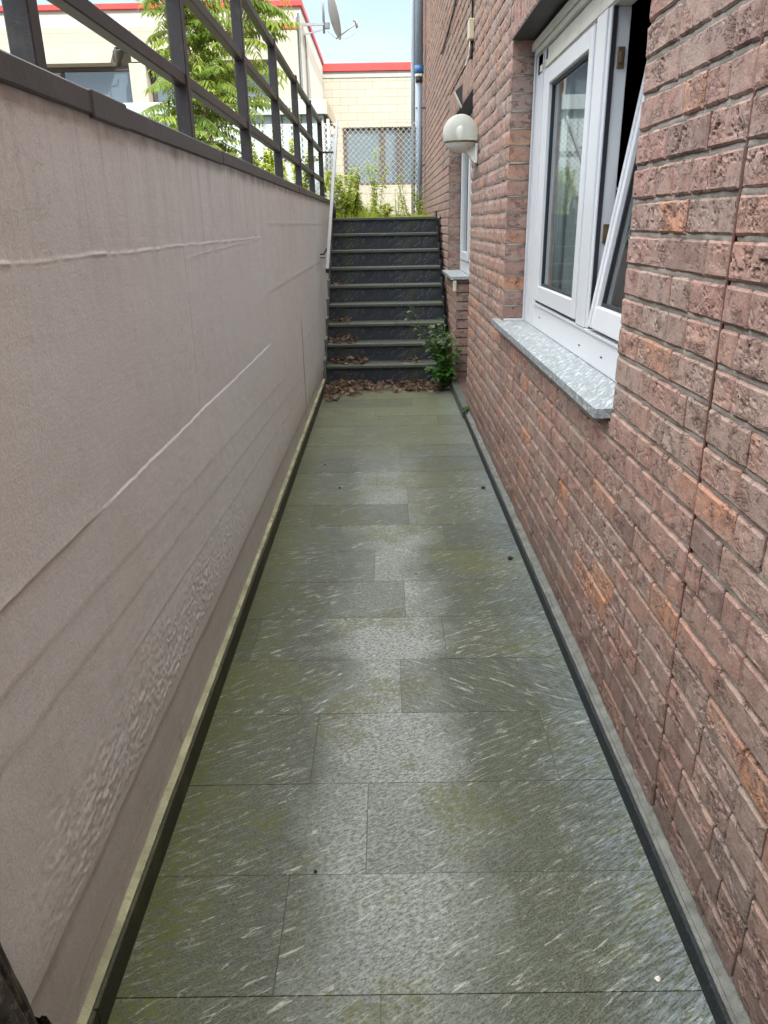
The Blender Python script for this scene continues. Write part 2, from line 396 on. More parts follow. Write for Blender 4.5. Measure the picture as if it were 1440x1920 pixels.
# faint worn rings
rv = t.coord(src=ob, loc=(-0.20, -1.86, 0)); rl = t.n('VectorMath'); rl.operation = 'LENGTH'; t.l(rv, rl.inputs[0]); rd = rl.outputs['Value']
ring = t.math('MULTIPLY', t.ramp(t.math('FRACT', t.math('MULTIPLY', rd, 90)), [(0.35, 0.0), (0.5, 1.0), (0.65, 0.0)]), t.rng(rd, 0.04, 0.055, 0.35, 0.0))
base = t.mix(ring, base, (0.38, 0.41, 0.35))
sc = t.coord(src=ob, loc=(-0.13, -1.93, 0)); s2 = t.n('VectorMath'); s2.operation = 'LENGTH'; t.l(sc, s2.inputs[0])
smear = t.rng(t.math('ADD', s2.outputs['Value'], t.math('MULTIPLY', mid, 0.06)), 0.06, 0.10, 0.28, 0.0)
base = t.mix(smear, base, (0.30, 0.32, 0.30))
base = t.mix(t.rng(gg, 0, 1, 0.0, 0.28), base, (0.025, 0.030, 0.024))
rough = t.ramp(t.math('ADD', t.math('MULTIPLY', big, 0.5), t.math('MULTIPLY', spk, 0.4)), [(0.3, 0.32), (0.6, 0.54)])
nr = t.bump(t.math('ADD', t.math('MULTIPLY', fl2, 0.8), t.math('MULTIPLY', spk, 0.5)), 0.30, 0.003)
M['paving'] = t.fin(base, rough, nr, 0, 0.22)
# dark flecked slate for stairs and skirting
def slate(name, lo, hi, fleck, amt, ang=(0, 0.6, 0), rough=0.4, moss=0.0, sc=1.0, axis='XZ'):
    t = NT(name); v = t.coord(rot=ang); vs = t.coord(src=v, scale=(6 * sc, 6 * sc, 34 * sc) if axis == 'XZ' else (60 * sc, 9 * sc, 60 * sc))
    n1 = t.noise(vs, 1.6, 5, 0.75, 0.3); n2 = t.noise(t.coord(), 110, 4, 0.8); n3 = t.noise(t.coord(), 6, 5, 0.6)
    c = t.mix(t.ramp(n2, [(0.35, 0), (0.65, 1)]), lo, hi)
    c = t.mix(t.ramp(n1, [(0.57, 0), (0.66, amt)]), c, fleck)
    if moss: c = t.mix(t.ramp(n3, [(0.5, 0), (0.7, moss)]), c, (0.11, 0.115, 0.045))
    M[name] = t.fin(c, rough, t.bump(n1, 0.2, 0.002), 0, 0.25)
slate('slate_riser', (0.014, 0.018, 0.024), (0.052, 0.062, 0.076), (0.22, 0.25, 0.275), 0.9, (0, 0.75, 0), 0.45, 0.35, 1.7)
slate('slate_tread', (0.045, 0.050, 0.045), (0.115, 0.122, 0.108), (0.26, 0.27, 0.24), 0.5, (0, 0.2, 0), 0.5, 0.55)
slate('slate_skirting', (0.010, 0.013, 0.015), (0.032, 0.038, 0.042), (0.12, 0.135, 0.145), 0.5, (1.2, 0, 0), 0.6, 0.0, 1.6, 'YZ')
slate('slate_skirting_mossy', (0.026, 0.028, 0.018), (0.058, 0.062, 0.040), (0.15, 0.16, 0.11), 0.25, (1.2, 0, 0), 0.6, 0.5, 1.6, 'YZ')
slate('skirting_top', (0.15, 0.16, 0.15), (0.30, 0.31, 0.29), (0.42, 0.44, 0.42), 0.5, (0, 0, 0), 0.6, 0.25)
# granite sill
t = NT('granite_sill'); v = t.coord(rot=(0, 0, 0.5)); n1 = t.noise(t.coord(src=v, scale=(90, 12, 60)), 1.0, 5, 0.75, 0.3); n2 = t.noise(t.coord(), 160, 4, 0.8)
c = t.mix(t.ramp(n2, [(0.35, 0), (0.65, 1)]), (0.09, 0.105, 0.115), (0.34, 0.38, 0.40)); c = t.mix(t.ramp(n1, [(0.50, 0), (0.62, 0.75)]), c, (0.66, 0.71, 0.74))
c = t.mix(t.ramp(t.noise(t.coord(), 4, 5, 0.6), [(0.5, 0), (0.75, 0.4)]), c, (0.20, 0.22, 0.18))
M['granite_sill'] = t.fin(c, 0.35, t.bump(n1, 0.15, 0.002), 0, 0.5)
simple('ledge_yellow', (0.31, 0.30, 0.19), 0.85, 0.35, 9, bump=0.6, dirt=(0.13, 0.14, 0.04))
simple('ledge_cement', (0.15, 0.155, 0.14), 0.9, 0.3, 16, bump=0.7, dirt=(0.07, 0.075, 0.05))
simple('grout', (0.075, 0.08, 0.06), 0.9, 0.3, 12, dirt=(0.10, 0.12, 0.04))
simple('coping', (0.062, 0.057, 0.060), 0.45, 0.15, 5, bump=0.25, dirt=(0.10, 0.095, 0.09))
simple('rail_steel', (0.026, 0.023, 0.025), 0.42, 0.2, 9, bump=0.15, dirt=(0.060, 0.056, 0.040))
simple('handrail_grey', (0.12, 0.115, 0.125), 0.4, 0.1, 8, dirt=(0.18, 0.17, 0.16))
simple('black_iron', (0.03, 0.03, 0.032), 0.45, 0.2, 12)
simple('pvc_white', (0.57, 0.595, 0.63), 0.32, 0.03, 2.0, spec=0.5, dirt=None)
simple('pvc_cream', (0.56, 0.545, 0.49), 0.45, 0.06, 3.0, dirt=(0.45, 0.43, 0.37))
simple('joint_dark', (0.10, 0.055, 0.045), 0.95, 0.3, 12)
simple('gasket', (0.012, 0.013, 0.02), 0.5, 0.1)
simple('lintel', (0.045, 0.045, 0.048), 0.6, 0.2, 6)
simple('red_sealant', (0.13, 0.055, 0.045), 0.6, 0.2, 14, bump=0.3)
simple('lock_brass', (0.17, 0.12, 0.07), 0.4, 0.2, 30, metal=0.6)
simple('lamp_white', (0.78, 0.78, 0.74), 0.4, 0.08, 9, dirt=(0.40, 0.38, 0.28))
simple('rim_dirt', (0.10, 0.09, 0.05), 0.8, 0.3, 30)
simple('box_beige', (0.50, 0.46, 0.32), 0.5, 0.08, 9)
simple('cable_black', (0.02, 0.02, 0.02), 0.5, 0.1)
simple('pipe_blue', (0.22, 0.29, 0.38), 0.35, 0.12, 4, spec=0.5, dirt=(0.20, 0.22, 0.22))
simple('pipe_pale', (0.38, 0.46, 0.56), 0.4, 0.1, 4)
simple('pipe_collar', (0.03, 0.13, 0.32), 0.35, 0.08, 4)
simple('red_parapet', (0.48, 0.045, 0.04), 0.45, 0.10, 1.5)
simple('render_cream', (0.34, 0.32, 0.265), 0.85, 0.06, 1.2, dirt=(0.33, 0.305, 0.25))
simple('render_white', (0.38, 0.365, 0.325), 0.85, 0.05, 1.0)
simple('concrete_band', (0.36, 0.35, 0.33), 0.85, 0.08, 1.5)
simple('window_brown', (0.06, 0.045, 0.04), 0.5, 0.1)
simple('shelter_white', (0.34, 0.39, 0.41), 0.45, 0.05, 2)
simple('shelter_under', (0.42, 0.36, 0.27), 0.7, 0.1, 3)
simple('bars_dark', (0.05, 0.07, 0.08), 0.5, 0.1)
simple('mesh_wire', (0.75, 0.72, 0.62), 0.5, 0.1, 8)
simple('soil', (0.10, 0.085, 0.055), 0.95, 0.35, 9, bump=0.9, dirt=(0.10, 0.13, 0.04))
simple('bark', (0.30, 0.25, 0.17), 0.85, 0.2, 14, bump=0.6)
simple('dark_wood', (0.06, 0.05, 0.038), 0.9, 0.6, 22, bump=1.0, dirt=(0.26, 0.23, 0.16))
simple('dish_grey', (0.24, 0.24, 0.23), 0.5, 0.08, 5)
simple('galv', (0.30, 0.31, 0.32), 0.4, 0.1, 8, metal=0.5)
simple('dark_inside', (0.02, 0.02, 0.022), 0.9, 0.1)
simple('curtain', (0.60, 0.62, 0.62), 0.9, 0.05, 4)
simple('net_curtain', (0.34, 0.35, 0.345), 0.9, 0.1, 20)
simple('pebble_dark', (0.02, 0.02, 0.016), 0.9, 0.2)
simple('pebble_white', (0.6, 0.58, 0.5), 0.8, 0.1)
# split-face block walls
def blocks(name, c1, c2, bw, bh, mort):
    t = NT(name); ob = t.n('TexCoord').outputs['Object']; x, y, z = t.sep(ob); cb = t.n('CombineXYZ'); t.l(t.math('ADD', x, y), cb.inputs[0]); t.l(z, cb.inputs[1])
    br = t.n('TexBrick'); t.l(cb.outputs[0], br.inputs['Vector']); br.inputs['Scale'].default_value = 1.0; br.inputs['Brick Width'].default_value = bw; br.inputs['Row Height'].default_value = bh
    br.inputs['Mortar Size'].default_value = 0.009; br.inputs['Mortar Smooth'].default_value = 0.3
    br.inputs['Color1'].default_value = (*c1, 1); br.inputs['Color2'].default_value = (*c2, 1); br.inputs['Mortar'].default_value = (*mort, 1)
    n = t.noise(ob, 2.5, 5, 0.6); c = t.mix(t.ramp(n, [(0.4, 0), (0.7, 0.35)]), br.outputs[0], tuple(k * 0.8 for k in c1)); n2 = t.noise(ob, 40, 4, 0.7)
    nr = t.bump(br.outputs['Fac'], -0.5, 0.01); nr = t.bump(n2, 0.4, 0.01, nr)
    M[name] = t.fin(c, 0.9, nr, 0, 0.2)
blocks('blocks_cream', (0.37, 0.355, 0.30), (0.345, 0.33, 0.28), 0.46, 0.195, (0.27, 0.23, 0.16))
blocks('blocks_pale', (0.34, 0.32, 0.275), (0.32, 0.30, 0.26), 0.42, 0.17, (0.30, 0.26, 0.20))
def glass(name, tint, refl=1.45, gloss=0.0, trans=(0.8, 0.85, 0.85), ro=0.02):
    t = NT(name); t.t.nodes.remove(t.bs)
    g = t.n('BsdfGlossy'); g.inputs['Roughness'].default_value = ro; g.inputs['Color'].default_value = (0.95, 0.97, 1, 1)
    tr = t.n('BsdfTransparent'); tr.inputs[0].default_value = (*trans, 1); d = t.n('BsdfDiffuse'); d.inputs[0].default_value = (*tint, 1)
    m1 = t.n('MixShader'); m1.inputs[0].default_value = gloss; t.l(tr.outputs[0], m1.inputs[1]); t.l(d.outputs[0], m1.inputs[2])
    fr = t.n('Fresnel'); fr.inputs[0].default_value = refl; m2 = t.n('MixShader'); gm = t.n('NewGeometry'); t.l(t.math('MULTIPLY', fr.outputs[0], t.math('SUBTRACT', 1.0, gm.outputs['Backfacing'])), m2.inputs[0]); t.l(m1.outputs[0], m2.inputs[1]); t.l(g.outputs[0], m2.inputs[2])
    t.l(m2.outputs[0], t.out.inputs[0]); M[name] = t.m
glass('pane', (0.2, 0.2, 0.2), 1.6, 0.05)
glass('pane_bg', (0.10, 0.14, 0.17), 2.1, 0.75)
glass('pane_panel', (0.42, 0.52, 0.56), 1.5, 0.7)
glass('globe', (0.74, 0.76, 0.70), 1.25, 0.42, (0.90, 0.93, 0.92), 0.2)
def leafm(name, c1, c2, trl):
    t = NT(name); at = t.attr('bc'); r, g, b = t.sep(at.outputs['Color']); c = t.mix(r, c1, c2)
    t.fin(c, 0.45, None, 0, 0.4)
    tl = t.n('BsdfTranslucent'); t.l(t.mix(0.5, c, trl), tl.inputs[0]); mxs = t.n('MixShader'); mxs.inputs[0].default_value = 0.42
    t.l(t.bs.outputs[0], mxs.inputs[1]); t.l(tl.outputs[0], mxs.inputs[2]); t.l(mxs.outputs[0], t.out.inputs[0]); M[name] = t.m
leafm('leaf_tree', (0.060, 0.125, 0.022), (0.20, 0.27, 0.04), (0.46, 0.56, 0.05))
leafm('leaf_weed', (0.20, 0.29, 0.035), (0.42, 0.46, 0.08), (0.70, 0.78, 0.08))
leafm('leaf_bush', (0.030, 0.105, 0.018), (0.085, 0.20, 0.035), (0.16, 0.32, 0.04))
leafm('leaf_dead', (0.070, 0.042, 0.032), (0.36, 0.25, 0.18), (0.22, 0.11, 0.06))
leafm('stem_weed', (0.16, 0.15, 0.07), (0.20, 0.17, 0.09), (0.2, 0.2, 0.08))

# ================================================================== GROUND
XR = 0.70; XL = -0.632; SK = 0.660   # brick face, left wall face, right skirting face
g = MB()
g.face([(-200, -60, -0.30), (200, -60, -0.30), (200, 300, -0.30), (-200, 300, -0.30)])
tag(g.build('ground', M['soil']), kind='structure')
g = MB(); g.box(-60, 60, 9.90, 90, 0.9, 1.60); g.box(-60, -0.84, -30, 9.898, 0.9, 1.60)
tag(g.build('yard', M['soil']), kind='structure')
# ---- the paved path: one sheet of grout, slabs above it
rows = [-1.5, -1.15, -0.83, -0.50, -0.17, 0.16, 0.48, 0.80, 1.13, 1.452, 1.785, 2.125, 2.459, 2.786, 3.13, 3.48, 3.82, 4.15, 4.45, 4.77, 5.10, 5.42, 5.66, 6.00, 6.33, 6.67, 7.0, 7.33, 7.74]
joints = {8: [-0.264], 9: [-0.07], 10: [-0.243, 0.50], 11: [0.038], 12: [-0.536, 0.22], 13: [0.07], 14: [-0.068], 15: [-0.255, 0.30], 16: [-0.43, 0.12], 17: [0.126], 18: [-0.065], 19: [-0.244, 0.36], 20: [0.097], 21: [-0.407, 0.294], 22: [-0.241], 23: [-0.063, 0.44]}
V = []; F = []; C = []; U = []
for i in range(len(rows) - 1):
    js = joints.get(i, sorted(rnd.uniform(-0.45, 0.5) for _ in range(rnd.choice([1, 1, 2]))))
    if len(js) == 2 and js[1] - js[0] < 0.2: js = js[:1]
    xs = [-0.615] + js + [0.665]
    for a, b in zip(xs[:-1], xs[1:]):
        gp = 0.0010; x0, x1, y0, y1 = a + gp, b - gp, rows[i] + gp, rows[i + 1] - gp
        dz = rnd.uniform(-0.0006, 0.0006); n = len(V); cc = [rnd.random(), rnd.random() ** 2, rnd.random()]
        ang = 0.52 + rnd.uniform(-0.10, 0.10)
        if (i == 11 and a > 0): ang = -0.62
        elif i > 13 and rnd.random() < 0.15: ang = 0.1
        ox, oy = rnd.uniform(-9, 9), rnd.uniform(-9, 9); ca, sa = math.cos(-ang), math.sin(-ang)
        for (px, py, pz) in ((x0, y0, dz), (x1, y0, dz), (x1, y1, dz), (x0, y1, dz), (x0, y0, -0.01), (x1, y0, -0.01), (x1, y1, -0.01), (x0, y1, -0.01)):
            V.append((px, py, pz)); C.append(cc); U.append((px * ca - py * sa + ox, px * sa + py * ca + oy))
        F += [(n, n + 1, n + 2, n + 3), (n + 4, n + 5, n + 1, n), (n + 5, n + 6, n + 2, n + 1), (n + 6, n + 7, n + 3, n + 2), (n + 7, n + 4, n, n + 3)]
path = np_mesh('path', V, F, M['paving'], cols=np.array(C), uv=np.array(U)); tag(path, kind='structure')
g = MB(); g.box(-0.62, 0.668, -1.5, 7.74, -0.12, -0.0035); tag(g.build('path_bed', M['grout']), kind='structure')

# ================================================================== LEFT RETAINING WALL
rw = empty('retaining_wall', (XL, 4.0, 0), 'long painted concrete retaining wall along the left side of the path, with a dark coping', 'wall')
ys = np.concatenate([np.arange(-1.5, 0.7, 0.05), np.arange(0.7, 3.2, 0.0065), np.arange(3.2, 6.0, 0.014), np.arange(6.0, 9.66, 0.04), [9.66]])
zs = np.concatenate([np.arange(0.0, 0.62, 0.0055), np.arange(0.62, 0.90, 0.008), np.arange(0.90, 1.02, 0.0025), np.arange(1.02, 1.46, 0.011), np.arange(1.46, 1.53, 0.0025), np.arange(1.53, 1.80, 0.011), [1.80]])
zs = zs[np.concatenate([[True], np.diff(zs) > 0.0012])]; ys = ys[np.concatenate([[True], np.diff(ys) > 0.003])]
Yg, Zg = np.meshgrid(ys, zs, indexing='ij')
def sstep(a, b, x): t_ = np.clip((x - a) / (b - a), 0, 1); return t_ * t_ * (3 - 2 * t_)
D = 0.0016 * fbm(Yg * 3, Zg * 5, 3, 3) + 0.0006 * fbm(Yg * 16, Zg * 30, 9, 2) + 0.004 * fbm(Yg * .7, Zg * .9, 33, 2)
def ridge(zc, y0, y1, hgt, wd, seed, step=0.0):
    global D, RR
    zl = zc(Yg) + 0.004 * fbm(Yg * 7, Yg * 0, seed, 3)
    m_ = sstep(y0 - .1, y0 + .1, Yg) * (1 - sstep(y1 - .15, y1 + .15, Yg))
    am = np.clip(0.65 + 0.7 * fbm(Yg * 30, Zg * 12, seed + 1, 2), 0.1, 2)
    D = D + hgt * am * m_ * np.exp(-((Zg - zl) / wd) ** 2) + step * m_ * sstep(-0.006, 0.004, Zg - zl) * np.exp(-np.clip(Zg - zl, 0, 1) / 0.12)
ridge(lambda y: 1.497 + 0 * y, -2, 4.1, 0.0019, 0.0038, 21, -0.0006)
ridge(lambda y: 1.41 + 0.02 * y, 2.5, 4.0, 0.0009, 0.004, 25)
ridge(lambda y: 0.995 - 0.012 * y, 1.55, 4.15, 0.0022, 0.0030, 41, -0.0026)
ridge(lambda y: 0.995 - 0.012 * y, -2, 1.50, 0.0012, 0.0035, 41, 0.0030)
ridge(lambda y: 0.90 - 0.05 * y, -2, 4.6, 0.0004, 0.006, 51, 0.0009)
ridge(lambda y: 0.80 - 0.055 * y, -2, 5.6, 0.0008, 0.004, 61, 0.0009)
ridge(lambda y: 0.66 - 0.05 * y, 1.5, 6.5, 0.0012, 0.004, 71, 0.0006)
ridge(lambda y: 0.155 - 0.006 * y, -2, 3.6, 0.0016, 0.0018, 81)
for zc, y0, y1 in ((1.22, 4.2, 9), (0.72, 5.9, 9), (1.56, 4.4, 9), (0.36, 5.9, 9)):
    ridge(lambda y, zc=zc: zc + 0 * y, y0, y1, 0.0025, 0.004, int(zc * 100), 0.001)
# plaster base edge
zl = 0.305 - 0.022 * (Yg - 1) + 0.006 * fbm(Yg * 4, Yg * 0, 91, 3)
D += 0.006 * sstep(-0.004, 0.004, Zg - zl)
# coarse splashed patch above base
pm = np.clip(sstep(0.30, 0.34, Zg) * (1 - sstep(0.42, 0.62, Zg + 0.12 * fbm(Yg * 3, Zg * 3, 5))) * sstep(0.8, 1.3, Yg) * (1 - sstep(2.2, 3.4, Yg)), 0, 1)
q = fbm(Yg * 46 + 26 * Zg, Zg * 78 - 14 * Yg, 101, 3)
D += pm * 0.0024 * np.clip(1 - np.abs(q) / 0.30, 0, 1) ** 1.5
D += pm * 0.0024 * fbm(Yg * 90, Zg * 120, 121, 2) + 0.0012 * pm * fbm(Yg * 12, Zg * 16, 111, 3)
# vertical seams
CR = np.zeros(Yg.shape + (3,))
for yc, z0, z1, dp in ((5.80, 0.02, 0.95, 0.010), (2.47, 0.9, 1.75, 0.0010), (4.1, 0.4, 1.75, 0.0015), (7.4, 0.05, 1.75, 0.002)):
    yy = yc + 0.012 * fbm(Zg * 3, Zg * 0, int(yc * 7))
    mk = np.exp(-((Yg - yy) / (0.016 if dp > .005 else 0.008)) ** 2) * sstep(z0 - .05, z0 + .02, Zg) * (1 - sstep(z1 - .2, z1, Zg))
    D -= dp * mk
    if dp > 0.005: CR[..., 1] = np.maximum(CR[..., 1], np.clip(mk * 1.4, 0, 1))
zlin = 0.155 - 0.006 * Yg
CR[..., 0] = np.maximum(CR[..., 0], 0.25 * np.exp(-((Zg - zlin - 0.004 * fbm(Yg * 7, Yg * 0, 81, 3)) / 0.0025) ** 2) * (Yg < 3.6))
CR[..., 0] = np.maximum(CR[..., 0], 0.30 * np.exp(-((Zg - 1.497 - 0.004 * fbm(Yg * 7, Yg * 0, 21, 3)) / 0.0035) ** 2) * (Yg < 4.1) * np.clip(.6 + fbm(Yg * 30, Zg * 30, 57), 0, 1))  # pale colour painted on the upper ridge in place of light catching it
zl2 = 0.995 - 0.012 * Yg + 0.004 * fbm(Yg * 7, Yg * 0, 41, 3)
CR[..., 0] = np.maximum(CR[..., 0], 0.30 * np.exp(-((Zg - zl2) / 0.004) ** 2) * (Yg < 4.1) * sstep(1.5, 2.0, Yg) * np.clip(.6 + fbm(Yg * 25, Zg * 30, 55), 0, 1))  # middle ridge likewise, its lit edge painted pale
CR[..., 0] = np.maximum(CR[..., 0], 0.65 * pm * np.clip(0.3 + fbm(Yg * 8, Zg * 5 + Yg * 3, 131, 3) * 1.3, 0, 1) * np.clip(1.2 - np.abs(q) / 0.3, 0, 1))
n0, n1 = Yg.shape
V = np.stack([XL + D, Yg, Zg], -1).reshape(-1, 3); I = np.arange(n0 * n1).reshape(n0, n1)
F = np.stack([I[:-1, :-1], I[:-1, 1:], I[1:, 1:], I[1:, :-1]], -1).reshape(-1, 4)[:, ::-1]
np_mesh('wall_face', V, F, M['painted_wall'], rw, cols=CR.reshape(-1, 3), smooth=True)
b = MB(); b.box(-0.84, XL - 0.012, -1.5, 9.66, 0, 1.792); b.box(XL - 0.02, XL + 0.001, 9.655, 9.67, 0, 1.79); b.build('core', M['render_cream'], rw)
cj = [-1.5, 0.55, 1.83, 3.20, 4.72, 6.05, 7.35, 8.55, 9.70]
for a, c_ in zip(cj[:-1], cj[1:]):
    b = MB(); dz = rnd.uniform(-0.002, 0.002); b.box(-0.865, -0.617 + rnd.uniform(-.0015, .0015), a + 0.004, c_ - 0.004, 1.777 + dz, 1.826 + dz, 0.004); b.build('coping_slab', M['coping'], rw)
b = MB(); b.box(-0.87, -0.612, 1.80, 2.03, 1.773, 1.829, 0.003); b.build('coping_cover', M['coping'], rw)
sj = [-1.5, -0.2, 1.05, 2.32, 3.60, 4.85, 5.86, 6.95, 7.62]
for a, c_ in zip(sj[:-1], sj[1:]):
    b = MB(); b.cur = 0; b.box(-0.612, -0.603, a + .0015, c_ - .0015, -0.003, 0.078, 0.0015); b.build('skirting', M['slate_skirting_mossy'], rw)
yl = np.arange(-1.5, 7.63, 0.03); V = []; F = []
for i, y in enumerate(yl):
    wv_ = 0.003 * float(fbm(y * 5, 0.3, 7)); hz = 0.0795 + 0.002 * float(fbm(y * 9, 1.3, 8))
    V += [(-0.6125, y, 0.0), (-0.6125 + wv_ * .4 - .001, y, hz), (-0.640, y, hz + 0.008 + wv_)]
    if i: n = len(V) - 6; F += [(n, n + 1, n + 4, n + 3), (n + 1, n + 2, n + 5, n + 4)]
np_mesh('cement_fillet', V, np.array(F)[:, ::-1], M['ledge_yellow'], rw)

# railing
rl_ = empty('railing', (-0.69, 4.0, 1.82), 'dark steel railing of square tubes bolted on top of the left retaining wall', 'railing')
RX = -0.69; px_ = [0.42, 1.69, 2.96, 4.23, 5.50, 6.77, 8.04, 9.32]
for y in px_:
    b = MB(); b.box(RX - .025, RX + .025, y - .025, y + .025, 1.83, 2.66, 0.003); b.box(RX - .045, RX + .04, y - .05, y + .05, 1.829, 1.837, 0.001); b.build('post', M['rail_steel'], rl_)
for z in (2.025, 2.325, 2.625):
    b = MB(); b.box(RX - .0195, RX + .0195, -1.2, 9.32 + (.02 if z > 2.5 else 0), z - .020, z + .020, 0.003); b.build('rail', M['rail_steel'], rl_)
# handrail
hr = empty('handrail', (-0.53, 8.0, 1.3), 'sloping grey flat handrail on the left side of the stairs', 'handrail')
b = MB(); b.bar((-0.53, 7.40, 1.155), (-0.53, 10.05, 2.70), 0.030, 0.042); b.build('bar', M['handrail_grey'], hr)
b = MB(); b.bar((-0.53, 7.385, 1.146), (-0.53, 7.40, 1.155), 0.033, 0.045); b.build('end_cap', M['black_iron'], hr)
b = MB(); b.tube([(-0.645, 7.80, 1.28), (-0.59, 7.80, 1.28), (-0.545, 7.72, 1.34)], 0.008); b.lathe([(0.0, 0), (0.025, 0), (0.025, 0.008), (0, 0.008)], (-0.60, 7.80, 1.245), 12); b.box(-0.642, -0.634, 7.775, 7.825, 1.25, 1.32, .002); b.build('bracket', M['black_iron'], hr)
b = MB(); b.box(-0.69, -0.546, 9.335, 9.35, 2.305, 2.325, 0.002); b.build('bracket', M['black_iron'], hr)

# ================================================================== STAIRS
st = empty('staircase', (0, 7.7, 0), 'dark flecked slate staircase of nine steps at the end of the path', 'stairs')
ny = [7.68 + 0.2525 * k for k in range(9)]; nz_ = [0.203 + 0.178 * k for k in range(9)]
SL, SR = -0.605, 0.645
for k in range(9):
    zb = 0 if k == 0 else nz_[k - 1]
    sp_ = empty('step', (0, ny[k], zb)); sp_.parent = st; sp_.location = (0, ny[k] - 7.7, zb)
    yb = (ny[k + 1] if k < 8 else ny[k] + 0.3) + 0.05
    b = MB(); b.box(SL, SR, ny[k] + .028, yb, zb - .02 if k else -.02, nz_[k] - 0.031); b.build('riser', M['slate_riser'], sp_)
    js = [rnd.uniform(-0.15, 0.15)] if k in (2, 4, 6, 8) else []
    xs = [SL] + js + [SR]
    for a, c_ in zip(xs[:-1], xs[1:]):
        b = MB(); dz = rnd.uniform(-.0012, .0012); b.box(a + .001, c_ - .001, ny[k] + rnd.uniform(-.002, .002), yb, nz_[k] - .030 + dz, nz_[k] + dz, 0.004); b.build('tread', M['slate_tread'], sp_)
for sx, x0, x1, mt in ((-1, -0.640, -0.607, 'skirting_top'), (1, 0.641, 0.654, 'slate_skirting')):
    for k in range(9):
        b = MB(); y0 = ny[k] - 0.035; y1 = (ny[k + 1] - .036 if k < 8 else ny[k] + .22); zb = nz_[k] - .17
        b.box(x0, x1, y0, y1, zb, nz_[k] + 0.062, 0.002); b.build('side_skirting', M[mt] if sx > 0 else M['ledge_cement'], st)
b = MB(); b.box(-0.61, 0.652, 9.9, 10.6, 1.3, 1.612); b.build('landing', M['soil'], st)
b = MB(); b.tube([(-0.585, 9.72, 1.60), (-0.582, 9.72, 1.72), (-0.59, 9.73, 1.80)], [0.02, 0.018, 0.012]); tag(b.build('iron_stub', M['black_iron'], origin=(-.585, 9.72, 1.6)), 'short dark iron stub standing at the top left corner of the stairs', 'stub')

# ================================================================== BRICK HOUSE
hs = empty('brick_house', (2.5, 5, 0), 'reddish brown brick house with white windows along the right side of the path', 'house')
W1 = (2.28, 4.578, 0.962, 2.45); DW = (6.45, 7.55, 0.092, 2.50); W2 = (7.55, 8.62, 1.035, 2.50)
YE = 14.25; YS = -1.5; ZT = 5.0
HC = 0.0855; HB = 0.0735; Z0 = 0.064
zones = [W1, DW, W2, (W1[0] - 0.0, W1[1] + 0.0, W1[3], W1[3] + 0.255), (DW[0], W2[1], 2.50, 2.755)]
bricks = []   # y0,y1,z0,z1
def fill(a, b_, z0, z1, first):
    L_ = b_ - a
    if L_ < 0.03: return
    y = a; first_len = first
    while y < b_ - 1e-6:
        ln = first_len if first_len else rnd.choices([0.252, 0.119, 0.185], [0.36, 0.36, 0.28])[0]; first_len = None
        e = y + ln
        if b_ - e < 0.07: e = b_
        bricks.append((y + 0.0032, e - 0.0032, z0, z1)); y = e
nrow = int((ZT - Z0) / HC)
strips = []
for i in range(nrow):
    z0 = Z0 + i * HC; z1 = z0 + HB
    cuts = sorted({YS, YE, 1.5975, 1.6025} | {q_ for zn in zones for q_ in zn[:2] if zn[2] < z1 and zn[3] > z0})
    for a, c_ in zip(cuts[:-1], cuts[1:]):
        if c_ - a < 0.02: continue
        mid_ = (a + c_) / 2; lo, hi = z0, z1; skip = False
        for zn in zones:
            if zn[0] < mid_ < zn[1] and zn[2] < hi and zn[3] > lo:
                top = hi - zn[3]; bot = zn[2] - lo
                if top < 0.018 and bot < 0.018: skip = True
                elif top > bot: lo = zn[3] + 0.010
                else: hi = zn[2] - 0.004
        if skip or hi - lo < 0.015: continue
        f_ = [0.252, 0.119, 0.185, 0.06][(i * 2 + (i // 3)) % 3] if rnd.random() < .9 else None
        fill(a, c_, lo, hi, f_)
        strips.append((a, c_, z0 - (HC - HB) - .003, z0 + .003))
for (ya, yb_, za) in ((W1[0], W1[1], W1[3]), (DW[0], W2[1], 2.50)):
    y = ya
    while y < yb_ - 0.03:
        e = min(y + 0.083, yb_)
        bricks.append((y + 0.005, e - 0.005, za + 0.006 + rnd.uniform(-.003, .003), za + 0.248)); y = e
